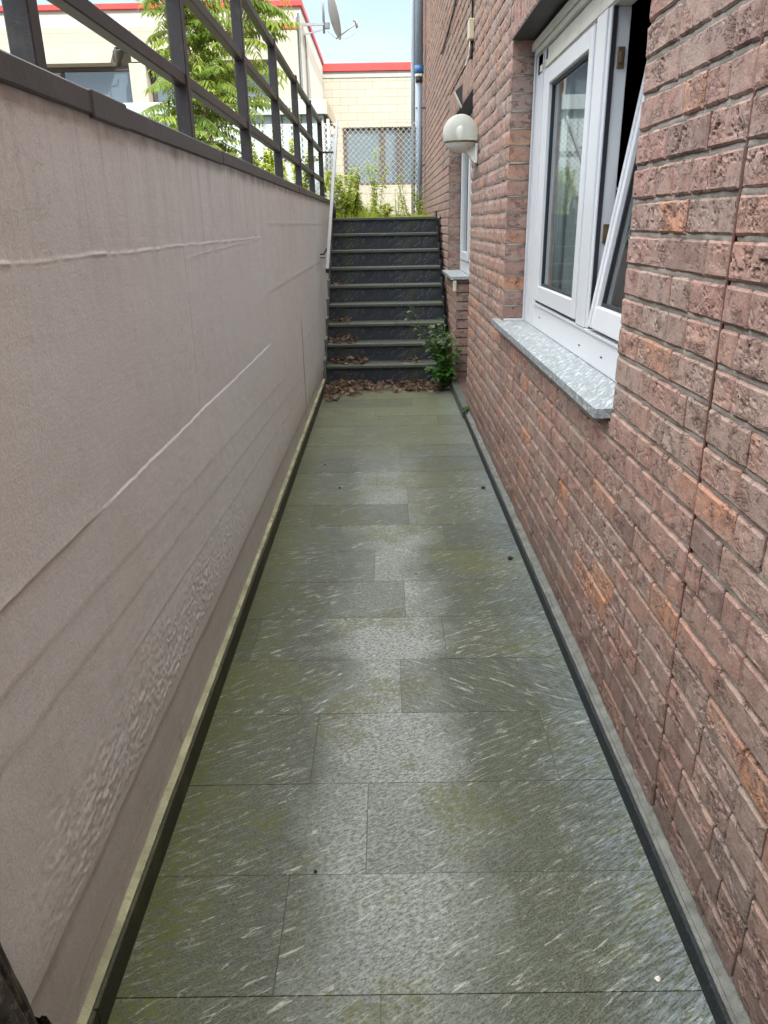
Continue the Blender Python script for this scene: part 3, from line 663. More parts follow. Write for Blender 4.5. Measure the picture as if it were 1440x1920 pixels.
def make_bricks(lst, fine, name, mat):
    VV = []; FF = []; CC = []; n = 0
    for (y0, y1, z0, z1) in lst:
        dist = (y0 + y1) / 2
        rs_ = 0.0052 if dist < 2.6 else (0.0085 if dist < 4.6 else 0.018)
        if not fine: rs_ = 0.04
        a = max(3, int((y1 - y0) / rs_)); c_ = max(3, int((z1 - z0) / rs_))
        u = np.linspace(0, 1, a + 1); v_ = np.linspace(0, 1, c_ + 1)
        if not fine:
            u = np.array([0, .06, .5, .94, 1]); v_ = np.array([0, .12, .5, .88, 1]); a = c_ = 4
        j = 0.0016
        Yb, Zb = np.meshgrid(y0 + (y1 - y0) * u, z0 + (z1 - z0) * v_, indexing='ij')
        s_ = rnd.randint(0, 9999)
        dedge = np.minimum(np.minimum(Yb - y0, y1 - Yb), np.minimum(Zb - z0, z1 - Zb))
        r_ = 0.0048; rounding = np.where(dedge < r_, r_ - np.sqrt(np.maximum(0, r_ * r_ - (r_ - dedge) ** 2)), 0)
        off_ = rnd.uniform(-0.0022, 0.0022)
        tilt = rnd.uniform(-0.008, 0.008)
        crs = None
        X = XR + rounding + off_ + tilt * (Yb - (y0 + y1) / 2)
        if fine:
            X += 0.0012 * fbm(Yb * 14, Zb * 14, s_, 2) + 0.0007 * fbm(Yb * 70, Zb * 90, s_ + 5, 2)
            inner = np.clip(dedge / 0.012, 0, 1)
            cr_amt = rnd.random()
            if cr_amt > 0.28:
                ca_ = rnd.uniform(-0.5, 0.5); yy = Yb - y0; zz_ = Zb - z0
                p = yy * math.cos(ca_) + zz_ * math.sin(ca_); q_ = -yy * math.sin(ca_) + zz_ * math.cos(ca_)
                wx = 0.025 * fbm(p * 20, q_ * 20, s_ + 9, 3)
                k_ = fbm(p * 18, q_ * 48 + wx * 60, s_ + 13, 3)
                lines = np.clip(1 - np.abs(k_) / 0.10, 0, 1)
                msk = np.clip((fbm(Yb * 11, Zb * 16, s_ + 17, 2) + 0.25 + 0.3 * cr_amt) * 2, 0, 1)
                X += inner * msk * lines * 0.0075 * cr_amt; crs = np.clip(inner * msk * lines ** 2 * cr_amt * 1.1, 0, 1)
                X -= inner * msk * 0.0028 * fbm(p * 12, q_ * 34, s_ + 23, 2)
            Yb = Yb + np.where(dedge < 1e-6, 1, 0.3) * j * fbm(Yb * 40, Zb * 60, s_ + 31, 2)
            Zb = Zb + np.where(dedge < 1e-6, 1, 0.3) * 1.9 * j * fbm(Yb * 28, Zb * 40, s_ + 37, 2)
        A = np.stack([X, Yb, Zb], -1).reshape(-1, 3); I = np.arange((a + 1) * (c_ + 1)).reshape(a + 1, c_ + 1)
        Fq = np.stack([I[:-1, :-1], I[:-1, 1:], I[1:, 1:], I[1:, :-1]], -1).reshape(-1, 4)
        per = np.concatenate([I[:, 0], I[-1, 1:], I[-2::-1, -1], I[0, -2:0:-1]])
        bk = A[per].copy(); bk[:, 0] = XR + 0.130
        m0 = len(A); nb = len(per); k2 = np.arange(nb)
        Fs = np.stack([per, per[(k2 + 1) % nb], m0 + (k2 + 1) % nb, m0 + k2], -1)
        VV.append(np.vstack([A, bk])); FF.append(np.vstack([Fq, Fs]) + n); n += m0 + nb
        col = np.array([rnd.random(), rnd.random(), 0.0])
        if dist < 1.3 and z0 < 0.5 and z0 > 0.3 and rnd.random() < .3: col[0] = 0.99
        cc_ = np.repeat(col[None], m0 + nb, 0)
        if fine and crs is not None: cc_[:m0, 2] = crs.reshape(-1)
        CC.append(cc_)
    o = np_mesh(name, np.vstack(VV), np.vstack(FF), mat, hs, cols=np.vstack(CC), smooth=False)
    return o
near = [b_ for b_ in bricks if b_[0] < 6.5 and b_[2] < 3.2]; farb = [b_ for b_ in bricks if not (b_[0] < 6.5 and b_[2] < 3.2)]
print('bricks', len(near), len(farb))
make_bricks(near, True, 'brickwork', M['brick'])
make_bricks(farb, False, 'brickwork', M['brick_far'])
# mortar: deep backing plus rough bed joints
V = []; F = []
def cells(zl, zh):
    pass
yc = sorted({YS, YE, W1[0], W1[1], DW[0], DW[1], W2[1]}); zc_ = sorted({0.0, ZT, DW[2], W1[2], W2[2], W1[3], 2.50})
b = MB()
for a, c_ in zip(yc[:-1], yc[1:]):
    for za, zb in zip(zc_[:-1], zc_[1:]):
        my = (a + c_) / 2; mz = (za + zb) / 2
        if any(zn[0] < my < zn[1] and zn[2] < mz < zn[3] for zn in (W1, DW, W2)): continue
        b.box(XR + 0.018, XR + 0.129, a + (0.009 if a != YS else 0), c_ - (0.009 if c_ != YE else 0), za, zb)
b.build('mortar_core', M['joint_dark'], hs)
b = MB()
for (a, c_, za, zb) in strips:
    for e in (W1[1], W2[1]):
        if abs(a - e) < 1e-6: b.box(XR + .009, XR + .128, e + .0045 + rnd.uniform(-.001, .001), e + .03, za + .0032, zb - .0032)
VV = [np.array(b.v)]; FF = [np.array(b.f)]; n = len(b.v)
for (a, c_, za, zb) in strips:
    if any(zn[0] < (a + c_) / 2 < zn[1] and zn[2] < (za + zb) / 2 < zn[3] - .002 for zn in (W1, DW, W2)): continue
    stp = 0.012 if a < 5 else 0.06
    ylist = np.linspace(a + .001, c_ - .001, max(2, int((c_ - a) / stp)))
    zlist = np.array([za, za + .004, (za + zb) / 2, zb - .004, zb])
    Yb, Zb = np.meshgrid(ylist, zlist, indexing='ij'); s_ = rnd.randint(0, 999)
    X = XR + 0.0080 + 0.0050 * fbm(Yb * 22, Zb * 40, s_, 3) + np.array([.003, 0, 0, 0, .003])[None] 
    A = np.stack([X, Yb, Zb], -1).reshape(-1, 3); I = np.arange(X.size).reshape(X.shape)
    VV.append(A); FF.append(np.stack([I[:-1, :-1], I[:-1, 1:], I[1:, 1:], I[1:, :-1]], -1).reshape(-1, 4) + n); n += len(A)
np_mesh('bed_joints', np.vstack(VV), np.vstack(FF), M['mortar'], hs, smooth=True)
b = MB(); pts = [(XR + 0.0055 + rnd.uniform(-.001, .001), 1.60 + rnd.uniform(-.0015, .0015), z) for z in np.arange(0.08, 5.3, 0.04)]
b.tube(pts, 0.0033, 8, False); b.build('expansion_joint', M['red_sealant'], hs)
# shell: storeys behind the brick skin, taller at the near end
b = MB(); b.box(XR + 0.13, XR + 0.24, YS, W1[0] - .02, 0, ZT); b.box(XR + 0.13, XR + .24, W1[1] + .02, DW[0] - .01, 0, ZT); b.box(XR + .13, XR + .24, W2[1] + .01, YE, 0, ZT)
b.box(XR + .13, XR + .24, W1[0] - .02, W1[1] + .02, 0, W1[2] + 0.03); b.box(XR + .13, XR + .24, W1[0] - .02, W1[1] + .02, W1[3] + .005, ZT)
b.box(XR + .13, XR + .24, DW[0] - .01, W2[1] + .01, 2.505, ZT); b.box(XR + .145, XR + .24, W2[0] + .002, W2[1] + .01, 0, 1.03)
b.box(XR + .24, 7.0, YS, YS + .2, 0, ZT); b.box(XR + .002, 7.0, YE + .002, YE + .2, 0, ZT); b.box(6.8, 7.0, YS + .2, YE, 0, ZT); b.box(XR + .24, 6.8, YS + .2, YE, ZT - .2, ZT)
b.box(XR + .24, 6.8, 5.2, 5.3, 0, ZT - .2); b.box(XR + .24, 6.8, YS + .2, YE, 0.0, 0.05); b.box(XR + .24, 6.8, YS + .2, YE, 2.75, 2.85)
b.build('structure_wall', M['dark_inside'], hs)
b = MB(); b.box(XR + .003, 7.0, -9, YS - .002, 0, ZT); b.build('unseen_rear_wall', M['brick_far'], hs)  # unseen stretch of house, extended backwards to keep sun off the near path
b = MB(); b.box(XR - .05, 7.05, -9, YE + .25, ZT + .002, ZT + .12, .01); b.build('roof_edge', M['coping'], hs)
# skirting on the right with cement fillet
sj = [-1.5, -0.4, 0.72, 1.98, 3.22, 4.40, 5.55, 6.20]
for a, c_ in zip(sj[:-1], sj[1:]):
    b = MB(); b.box(SK, SK + .010, a + .0012, c_ - .0012, -.003, 0.052 + rnd.uniform(-.001, .001), 0.0015); b.build('skirting', M['slate_skirting'], hs)
V = []; F = []; yl = np.arange(-1.5, 6.21, 0.012)
for i, y in enumerate(yl):
    f1 = float(fbm(y * 6, .3, 17)); f2 = float(fbm(y * 22, 1.3, 18)); f3 = float(fbm(y * 5, 4.3, 19))
    V += [(SK + .0105, y, 0.0), (SK + .0105, y, 0.0540 + .002 * f2), (SK + .019 + .003 * f1, y, 0.0575 + .003 * f2), (SK + .023 + .003 * f1, y, 0.0540 + .003 * f3), (XR + .012, y, 0.066 + .004 * f1)]
    if i: n = len(V) - 10; F += [(n + k, n + k + 1, n + k + 6, n + k + 5) for k in range(4)]
np_mesh('cement_fillet', V, np.array(F), M['ledge_cement'], hs)
b = MB(); b.box(0.648, 0.95, 6.205, 7.545, -.003, 0.090, 0.004); b.build('door_threshold', M['slate_tread'], hs)

# ---- window 1 : frame, far sash shut, near sash tilted inward
FX = XR + 0.132
def window_frame():
    y0, y1, z0, z1 = 2.284, 4.574, 1.002, 2.445
    b = MB()
    b.box(FX, FX + .07, 4.27, 4.51, z0, 2.36, .003)       # far jamb
    b.box(FX, FX + .07, 2.286, 2.40, z0, 2.36, .003)      # near jamb
    b.box(FX - .002, FX + .07, 2.402, 4.268, z0, 1.122, .003)  # bottom rail
    b.box(FX - .008, FX + .07, 2.402, 4.268, 1.1225, 1.134, .001)
    b.box(FX - .003, FX + .07, 3.135, 3.320, 1.136, 2.262, .003)   # mullion
    b.box(FX - .012, FX + .0, 3.160, 3.295, 1.136, 2.262, .003)
    for yy in (4.30, 4.345): b.box(FX - .006, FX + .001, yy, yy + .018, z0 + .002, 2.35, .001)
    f = b.build('window', M['pvc_white'], hs)
    b = MB(); b.box(FX, FX + .07, 2.286, 4.51, 2.2625, 2.355, .003); b.box(FX - .006, FX + .01, 2.29, 4.44, 2.268, 2.30, .002); b.build('top_rail', M['pvc_cream'], f)
    b = MB(); b.box(FX - .030, FX + .06, 2.286, 4.572, 2.385, 2.425, .004); b.box(FX - .018, FX + .06, 2.286, 4.53, 2.357, 2.384, .003); b.build('shutter_rail', M['pvc_cream'], f)
    b = MB(); b.box(FX - .012, FX + .05, 4.552, 4.575, z0, 2.38, .002); b.box(FX - .004, FX + .05, 4.512, 4.530, z0, 2.38, .002); b.build('shutter_guide', M['pvc_white'], f)
    b = MB(); b.box(FX + .012, FX + .05, 4.531, 4.551, z0, 2.38); b.build('guide_slot', M['gasket'], f)
    # closed sash
    b = MB(); a0, a1, s0, s1 = 3.323, 4.262, 1.150, 2.250; X0 = FX - .014; X1 = FX + .05
    b.box(X0, X1, a1 - .115, a1, s0, s1, .004); b.box(X0, X1, a0, a0 + .062, s0, s1, .004); b.box(X0, X1, a0 + .063, a1 - .116, s0, s0 + .078, .004); b.box(X0, X1, a0 + .063, a1 - .116, s1 - .075, s1, .004)
    b.build('sash', M['pvc_white'], f)
    b = MB(); gy0, gy1, gz0, gz1 = a0 + .062, a1 - .115, s0 + .078, s1 - .075
    for (q0, q1, r0, r1) in ((gy0, gy0 + .012, gz0, gz1), (gy1 - .012, gy1, gz0, gz1), (gy0 + .012, gy1 - .012, gz0, gz0 + .012), (gy0 + .012, gy1 - .012, gz1 - .012, gz1)): b.box(FX + .004, FX + .02, q0, q1, r0, r1)
    b.box(FX + .003, FX + .04, 3.325, 4.266, 1.135, 1.149)
    b.box(FX + .003, FX + .04, 3.325, 4.266, 2.251, 2.261)
    b.box(FX + .004, FX + .020, 3.128, 3.1345, 1.136, 2.26)
    b.build('gasket', M['gasket'], f)
    b = MB(); b.box(FX + .012, FX + .0145, gy0, gy1, gz0, gz1); b.build('pane', M['pane'], f)
    # tilted sash: built upright, leaned about its bottom edge
    T = math.tan(math.radians(8.6)); zb0 = 1.150
    def lean(mb):
        mb.v = [(v_[0] + (v_[2] - zb0) * T, v_[1], v_[2]) for v_ in mb.v]; return mb
    a0, a1 = 2.36, 3.098; X0 = FX - .014; X1 = FX + .045
    b = MB(); b.box(X0, X1, a1 - .075, a1, s0, s1, .004); b.box(X0, X1, a0, a0 + .08, s0, s1, .004); b.box(X0, X1, a0 + .081, a1 - .076, s0, s0 + .085, .004); b.box(X0, X1, a0 + .081, a1 - .076, s1 - .08, s1, .004)
    b.box(X0 - .006, X0 + .003, a1 - .052, a1 - .030, s0 + .003, s1 - .003, .001)
    lean(b).build('tilted_sash', M['pvc_white'], f)
    gy0, gy1, gz0, gz1 = a0 + .08, a1 - .075, s0 + .085, s1 - .08
    b = MB()
    for (q0, q1, r0, r1) in ((gy0, gy0 + .012, gz0, gz1), (gy1 - .014, gy1, gz0, gz1), (gy0 + .012, gy1 - .014, gz0, gz0 + .012), (gy0 + .012, gy1 - .014, gz1 - .012, gz1)): b.box(FX + .004, FX + .02, q0, q1, r0, r1)
    lean(b).build('gasket', M['gasket'], f)
    b = MB(); b.box(FX + .012, FX + .0145, gy0, gy1, gz0, gz1); lean(b).build('pane', M['pane'], f)
    for z in (1.50, 2.10):
        b = MB(); b.box(FX + .030, FX + .056, 3.127, 3.1345, z - .035, z + .035, .002); b.box(FX + .036, FX + .050, 3.117, 3.129, z - .018, z + .018, .002)
        b.build('strike_plate', M['lock_brass'], f)
    b = MB(); b.bar((FX + .06, 3.10, 1.66), (FX + .14, 3.01, 1.68), .008, .008); b.build('tilt_arm', M['galv'], f)
    for (yy, zz_) in ((3.225, 1.05), (2.88, 1.055), (4.10, 1.065)):
        b = MB(); b.box(FX - .0035, FX - .001, yy, yy + .026, zz_, zz_ + .006); b.build('drain_slot', M['gasket'], f)
    b = MB(); b.prism([(XR - .045, .968), (FX + .01, .968), (FX + .01, 1.001), (XR - .045, .998)], 1, 2.30, 4.70)
    sill = b.build('sill', M['granite_sill'], f)
    b = MB(); b.box(XR + .010, FX - .001, 4.562, 4.5765, 1.001, 1.012); b.build('sill_seal', M['pvc_white'], f)
    b = MB()
    for k in range(9):
        y = 4.02 + k * .027; b.tube([(FX + .066 + .004 * math.sin(k * 2.1), y, 1.05), (FX + .066 + .004 * math.sin(k * 2.1 + .3), y, 2.4)], .010, 8)
    b.build('curtain', M['curtain'], f)
    ycs = np.linspace(3.33, 4.255, 70); V = []; F = []
    for i, y in enumerate(ycs):
        xo = FX + .082 + .005 * math.sin(i * .9); V += [(xo, y, 1.04), (xo, y, 2.42)]
        if i: n = len(V) - 4; F.append((n, n + 1, n + 3, n + 2))
    np_mesh('net_curtain', V, F, M['net_curtain'], f, smooth=True)
window_frame()
b = MB(); b.box(XR - .004, FX - .002, W1[0] - .01, W1[1] - .0015, W1[3] - .008, W1[3] - .001); b.build('lintel', M['lintel'], hs)
# ---- window 2 + door behind the niche
b = MB()
b.box(FX, FX + .06, 8.50, 8.612, 1.07, 2.49, .003); b.box(FX, FX + .06, 7.56, 7.66, 1.07, 2.49, .003); b.box(FX, FX + .06, 7.662, 8.498, 1.07, 1.18, .003); b.box(FX, FX + .06, 7.662, 8.498, 2.39, 2.49, .003)
b.box(FX - .014, FX + .04, 8.37, 8.46, 1.19, 2.38, .003); b.box(FX - .014, FX + .04, 7.68, 7.77, 1.19, 2.38, .003); b.box(FX - .014, FX + .04, 7.772, 8.368, 1.19, 1.27, .003); b.box(FX - .014, FX + .04, 7.772, 8.368, 2.30, 2.38, .003)
f2 = b.build('window', M['pvc_white'], hs)
b = MB(); b.box(FX + .012, FX + .0145, 7.77, 8.37, 1.27, 2.30); b.build('pane', M['pane'], f2)
b = MB(); b.prism([(XR - .055, 1.04), (FX, 1.04), (FX, 1.069), (XR - .055, 1.064)], 1, 7.50, 8.68); b.build('sill', M['granite_sill'], f2)
b = MB(); b.box(XR - .004, FX - .002, DW[0] + .002, W2[1] - .002, 2.49, 2.499); b.build('lintel', M['lintel'], hs)
b = MB(); b.box(FX + .02, FX + .07, 6.46, 7.54, .092, 2.489, .003); dr = b.build('door', M['pvc_white'], hs)
b = MB(); b.box(FX + .012, FX + .019, 6.62, 7.38, 1.1, 2.3); b.build('pane', M['pane_bg'], dr)
b = MB(); b.tube([(FX + .02, 6.56, 1.05), (FX - .03, 6.56, 1.05), (FX - .03, 6.68, 1.05)], .009); b.build('handle', M['galv'], dr)

# ================================================================== FITTINGS ON THE HOUSE
gl = empty('wall_lamp', (XR, 6.10, 2.02), 'round ribbed glass globe lamp on a white bracket on the brick wall', 'lamp')
GC = (0.575, 6.08, 2.155); R_ = 0.128
prof = [(R_ * math.sin(t_), R_ * math.cos(t_)) for t_ in np.linspace(0.001, 2.02, 22)]
V = []; F = []; n = 96
b = MB()
for r, z in prof:
    for k in range(n):
        rr_ = r * (1 + 0.006 * (k % 2)); t_ = 2 * math.pi * k / n; b.v.append((GC[0] + rr_ * math.cos(t_), GC[1] + rr_ * math.sin(t_), GC[2] + z))
for i in range(len(prof) - 1):
    for k in range(n): b.f.append((i * n + k, i * n + (k + 1) % n, (i + 1) * n + (k + 1) % n, (i + 1) * n + k)); b.mi.append(0); b.sm.append(True)
b.build('globe', M['globe'], gl)
zr = R_ * math.cos(2.02); rr0 = R_ * math.sin(2.02)
b = MB(); b.lathe([(rr0 + .004, zr + .005), (rr0 + .006, zr - .002), (rr0 + .002, zr - .009)], GC, 40); b.build('rim', M['rim_dirt'], gl)
b = MB(); b.lathe([(rr0 + .001, zr - .009), (rr0 * .88, zr - .030), (rr0 * .6, zr - .055), (rr0 * .25, zr - .070), (0.001, zr - .073)], GC, 40); b.build('lower_cap', M['lamp_white'], gl)
b = MB(); b.lathe([(0.001, .055), (.02, .045), (.03, .02), (.024, -.01), (.014, -.035), (.014, -.06)], GC, 20); b.build('bulb', M['lamp_white'], gl)
b = MB(); b.box(XR - .022, XR - .001, 6.03, 6.15, 1.955, 2.085, .003); b.build('wall_plate', M['lamp_white'], gl)
b = MB(); b.prism([(XR - .0225, 2.08), (XR - .085, 2.065), (GC[0] + .03, GC[2] + zr - .058), (GC[0] + .045, GC[2] + zr - .072), (XR - .0225, 1.96)], 1, 6.055, 6.115); b.build('bracket_arm', M['lamp_white'], gl)
jb = empty('junction_box', (XR, 6.50, 2.88), 'beige electrical junction box on the brick wall, above the globe lamp', 'junction box')
b = MB(); b.box(XR - .042, XR, 6.44, 6.54, 2.82, 2.955, .006); b.build('box', M['box_beige'], jb)
b = MB(); b.tube([(XR - .012, 6.49, 2.957), (XR - .012, 6.49, 3.6), (XR - .012, 6.49, 4.6)], .008); b.tube([(XR - .012, 6.50, 2.82), (XR - .012, 6.50, 2.70)], .010); b.build('conduit', M['cable_black'], jb)
b = MB(); b.tube([(XR - .03, 6.46, 2.82), (XR - .035, 6.45, 2.75), (XR - .04, 6.48, 2.685), (XR - .05, 6.55, 2.665), (XR - .04, 6.61, 2.70), (XR - .02, 6.58, 2.76)], .0035, 6); b.build('wire', M['pvc_cream'], jb)
b = MB(); b.tube([(XR - .010, 9.75, 3.33), (XR - .010, 8.9, 3.35), (XR - .010, 7.9, 3.42), (XR - .01, 6.9, 3.56)], .008, 6); tag(b.build('black_cable', M['cable_black'], origin=(XR, 8, 3.4)), 'thin black cable running slanted across the upper brick wall near the downpipe', 'cable')
tb = empty('triangular_bracket', (XR, 7.32, 2.58), 'small dark triangular bracket with a white edge above the far window', 'bracket')
b = MB(); b.prism([(XR, 2.66), (XR, 2.49), (XR - .062, 2.60)], 1, 7.30, 7.34); b.build('plate', M['lintel'], tb)
b = MB(); b.prism([(XR - .001, 2.478), (XR - .068, 2.60), (XR - .063, 2.604), (XR - .001, 2.489)], 1, 7.29, 7.35); b.build('edge', M['lamp_white'], tb)
b = MB(); b.box(XR - .035, XR - .001, 7.50, 7.54, .93, 1.03, .004); tag(b.build('bell_box', M['box_beige'], origin=(XR, 7.52, .98)), 'small cream plastic box fixed right under the far window sill', 'box')
dp = empty('downpipe', (0.585, 13.3, 1.6), 'tall blue grey rainwater downpipe beside the far corner of the brick house', 'downpipe')
b = MB(); b.tube([(.60, 13.3, 1.58), (.60, 13.3, 3.70)], .045, 16); b.build('lower_pipe', M['pipe_blue'], dp)
b = MB(); b.tube([(.60, 13.3, 3.80), (.60, 13.3, 7.0)], .062, 16); b.build('upper_pipe', M['pipe_blue'], dp)
b = MB(); b.tube([(.60, 13.3, 3.72), (.60, 13.3, 3.83)], .070, 16); b.build('collar', M['pipe_collar'], dp)
b = MB(); b.tube([(.60, 13.3, 3.60), (.60, 13.3, 3.675)], .055, 16); b.build('joint_ring', M['cable_black'], dp)
b = MB(); b.tube([(.60, 13.3, 3.676), (.60, 13.3, 3.72)], .064, 16); b.build('joint_ring', M['lamp_white'], dp)
for z in (2.42, 3.24):
    b = MB(); b.box(.545, .70, 13.27, 13.33, z, z + .015); b.build('clamp', M['black_iron'], dp)
p2 = MB(); p2.tube([(.515, 13.55, 1.58), (.515, 13.55, 7.0)], .035, 12); tag(p2.build('thin_pipe', M['pipe_pale'], origin=(.515, 13.55, 1.58)), 'thin pale blue vertical pipe just left of the thick blue grey downpipe', 'pipe')

# ================================================================== BACKGROUND BUILDINGS
wh = empty('low_block_building', (0, 24, 1.6), 'low cream block building with a red parapet behind the chain link fence', 'building')
WX0, WX1, WZ0, WZ1 = -1.12, 3.2, 2.62, 4.15
b = MB(); b.box(-6, WX0, 24, 28, 1.5, 5.40); b.box(WX1, 8, 24, 28, 1.5, 5.40); b.box(WX0, WX1, 24, 28, 1.5, WZ0); b.box(WX0, WX1, 24, 28, WZ1, 5.40); b.box(WX0, WX1, 24.4, 28, WZ0, WZ1); b.build('wall', M['blocks_cream'], wh)
b = MB(); b.box(-6, 8, 23.98, 28, 5.402, 5.55); b.build('concrete_band', M['concrete_band'], wh)
b = MB(); b.box(-6, 8, 23.92, 28, 5.552, 5.75, .01); b.build('parapet', M['red_parapet'], wh)
b = MB()
for (x0, x1, z0, z1) in ((WX0, WX1, WZ1 - .07, WZ1), (WX0, WX1, WZ0, WZ0 + .07), (WX0, WX0 + .12, WZ0 + .071, WZ1 - .071), (-.05, .10, WZ0 + .071, WZ1 - .071), (.46, .60, WZ0 + .071, WZ1 - .071), (2.0, 2.12, WZ0 + .071, WZ1 - .071), (3.1, 3.2, WZ0 + .071, WZ1 - .071)): b.box(x0, x1, 24.1, 24.2, z0, z1)
f3 = b.build('window', M['window_brown'], wh)
for x0, x1 in ((WX0 + .12, -.05), (.10, .46), (.60, 2.0), (2.12, 3.1)):
    b = MB(); b.box(x0, x1, 24.14, 24.15, WZ0 + .07, WZ1 - .07); b.build('pane', M['pane_bg'], f3)
b = MB()
for k in range(14): b.box(.64 + k * .1, .69 + k * .1, 24.22, 24.25, WZ0 + .08, WZ1 - .08)
b.build('blind', M['curtain'], f3)
ws = empty('tall_block_building', (-6, 18, 1.6), 'taller pale block building with a red roof edge behind the left railing', 'building')
CX = -1.62
b = MB(); b.box(-16, CX, 18, 24, 5.08, 5.43); b.build('block_band', M['blocks_pale'], ws)
b = MB(); b.box(-16, CX, 18, 24, 5.432, 5.73); b.build('concrete_band', M['concrete_band'], ws)
b = MB(); b.box(-16, CX + .04, 17.94, 24, 5.732, 5.84, .008); b.build('parapet', M['red_parapet'], ws)
b = MB(); b.box(CX - .5, CX, 18.0, 23.9, 1.5, 5.078); b.box(-16, CX - .5, 18.5, 23.9, 1.5, 5.078); b.build('side_wall', M['render_white'], ws)
b = MB(); b.box(-16, -7.25, 17.9, 18.49, 4.78, 5.06); b.prism([(-7.2, 5.06), (-5.50, 5.06), (-5.62, 4.78), (-7.2, 4.78)], 1, 17.9, 18.49); b.box(-5.2, CX - .51, 17.97, 18.49, 4.80, 5.07); b.build('lintel_beam', M['render_cream'], ws)
for x0, x1 in ((-8.9, -8.5), (-5.27, -4.93), (-3.66, -3.40)):
    b = MB(); b.box(x0, x1, 17.98, 18.49, 1.5, 4.779 if x0 < -5 else 4.799); b.build('pillar', M['render_cream'], ws)
b = MB(); b.box(-2.18, -1.70, 17.80, 17.99, 1.5, 5.30); pr_ = b.build('pillar', M['render_cream'], ws)
b = MB(); b.box(-2.20, -1.68, 17.78, 17.995, 5.302, 5.38); b.build('cap', M['red_parapet'], pr_)
b = MB(); b.box(-5.55, -5.15, 17.93, 17.995, 5.30, 5.35); b.build('red_ledge', M['red_parapet'], ws)
for x0, x1 in ((-8.48, -5.30), (-4.90, -3.68), (-3.38, -2.20)):
    b = MB(); b.box(x0, x1, 18.3, 18.4, 4.70, 4.777); b.box(x0, x0 + .07, 18.3, 18.4, 3.2, 4.699); b.box(x1 - .06, x1, 18.3, 18.4, 3.2, 4.699)
    if x0 < -5: b.box(-6.85, -6.78, 18.3, 18.4, 3.2, 4.699)
    fw_ = b.build('window', M['window_brown'], ws)
    b = MB(); b.box(x0 + .07, x1 - .06, 18.34, 18.36, 3.2, 4.69); b.build('pane', M['pane_bg'], fw_)
    b = MB(); b.box(x0, x1, 18.0, 18.49, 1.5, 3.198); b.build('sill_wall', M['render_cream'], ws)
b = MB(); b.tube([(-1.665, 17.94, 1.6), (-1.665, 17.94, 5.60)], .025, 8); b.build('drainpipe', M['bars_dark'], ws)
b = MB(); b.tube([(-5.52, 17.85, 4.79), (-5.52, 17.85, 4.98), (-5.35, 17.85, 5.0), (-5.33, 17.85, 5.10)], .015, 6); b.build('conduit', M['bars_dark'], ws)
b = MB(); b.tube([(CX + .03, 18.6, 2.0), (CX + .03, 18.6, 5.0), (CX + .03, 18.4, 5.35)], .02, 6); b.build('cable', M['dish_grey'], ws)
# satellite dish on its bracket
sd = empty('satellite_dish', (CX, 18.3, 5.5), 'grey satellite dish seen edge on, fixed to the corner of the pale building', 'satellite dish')
DC = Vector((-1.02, 18.2, 5.62)); ax = Vector((0.96, 0.16, 0.22)).normalized(); q_ = ax.to_track_quat('Z', 'Y')
b = MB(); prof = [(r, 0.22 * r * r / .46) for r in (0.001, .12, .24, .36, .46)] + [(.475, .095), (.46, .085), (.36, .04), (.2, .0), (.001, -.015)]
b.lathe(prof, (0, 0, 0), 36); b.v = [tuple(DC + q_ @ Vector(v_)) for v_ in b.v]; b.build('reflector', M['dish_grey'], sd)
lo_ = DC + q_ @ Vector((0, 0, 0)) + Vector((0, 0, -.45)) + ax * .10
fe = Vector((-.48, 18.0, 5.42))
b = MB(); b.tube([lo_, fe], .014, 8); b.build('feed_arm', M['galv'], sd)
b = MB(); b.tube([fe + Vector((.01, 0, -.08)), fe + Vector((.0, 0, .03)), fe + Vector((-.05, 0, .06))], [.025, .03, .035], 10); b.build('receiver', M['dish_grey'], sd)
b = MB(); pts = [fe + Vector((0, 0, -.08)), fe + Vector((-.06, 0, -.2)), fe + Vector((-.25, .02, -.27)), fe + Vector((-.45, .05, -.24)), fe + Vector((-.62, .1, -.10))]; b.tube(pts, .006, 6); b.build('cable', M['dish_grey'], sd)
b = MB(); b.box(CX, -1.16, 18.22, 18.27, 5.44, 5.49); b.bar((CX, 18.25, 5.28), (-1.15, 18.25, 5.38), .025, .025); b.build('wall_bracket', M['galv'], sd)
b = MB(); b.tube([(-1.17, 18.25, 5.30), (-1.17, 18.25, 6.3)], .024, 8); b.build('mast', M['galv'], sd)
b = MB(); b.box(-1.15, -1.05, 18.2, 18.3, 5.38, 5.50, .01); b.build('clamp', M['galv'], sd)

# shelter behind fence
sh = empty('glazed_shelter', (-3, 12.6, 1.6), 'pale blue glazed metal shelter behind the railing and the chain link fence', 'shelter')
b = MB(); b.box(-7.0, -.80, 12.0, 12.06, 3.03, 3.215, .005); b.build('fascia', M['shelter_white'], sh)
b = MB(); b.box(-7.0, -.82, 12.061, 14.7, 3.16, 3.20); b.prism([(12.0, 3.03), (14.9, 3.10), (14.9, 3.22), (12.0, 3.215)], 0, -.799, -.77); b.build('roof', M['shelter_under'], sh)
b = MB(); b.box(-7.0, -.84, 12.10, 12.11, 2.50, 3.028); b.box(-7, -.84, 12.10, 12.11, 1.62, 2.44); b.build('glazing', M['pane_panel'], sh)
b = MB()
for k in range(44): b.box(-6.9 + k * .14, -6.888 + k * .14, 12.085, 12.098, 2.45, 3.028)
b.box(-7, -.84, 12.08, 12.12, 2.441, 2.499); b.build('bars', M['bars_dark'], sh)
for x, y in ((-.86, 12.1), (-.84, 14.6), (-3.9, 12.1), (-6.9, 12.1)):
    b = MB(); b.box(x - .03, x + .03, y - .03, y + .03, 1.6, 3.03, .003); b.build('post', M['shelter_white'], sh)
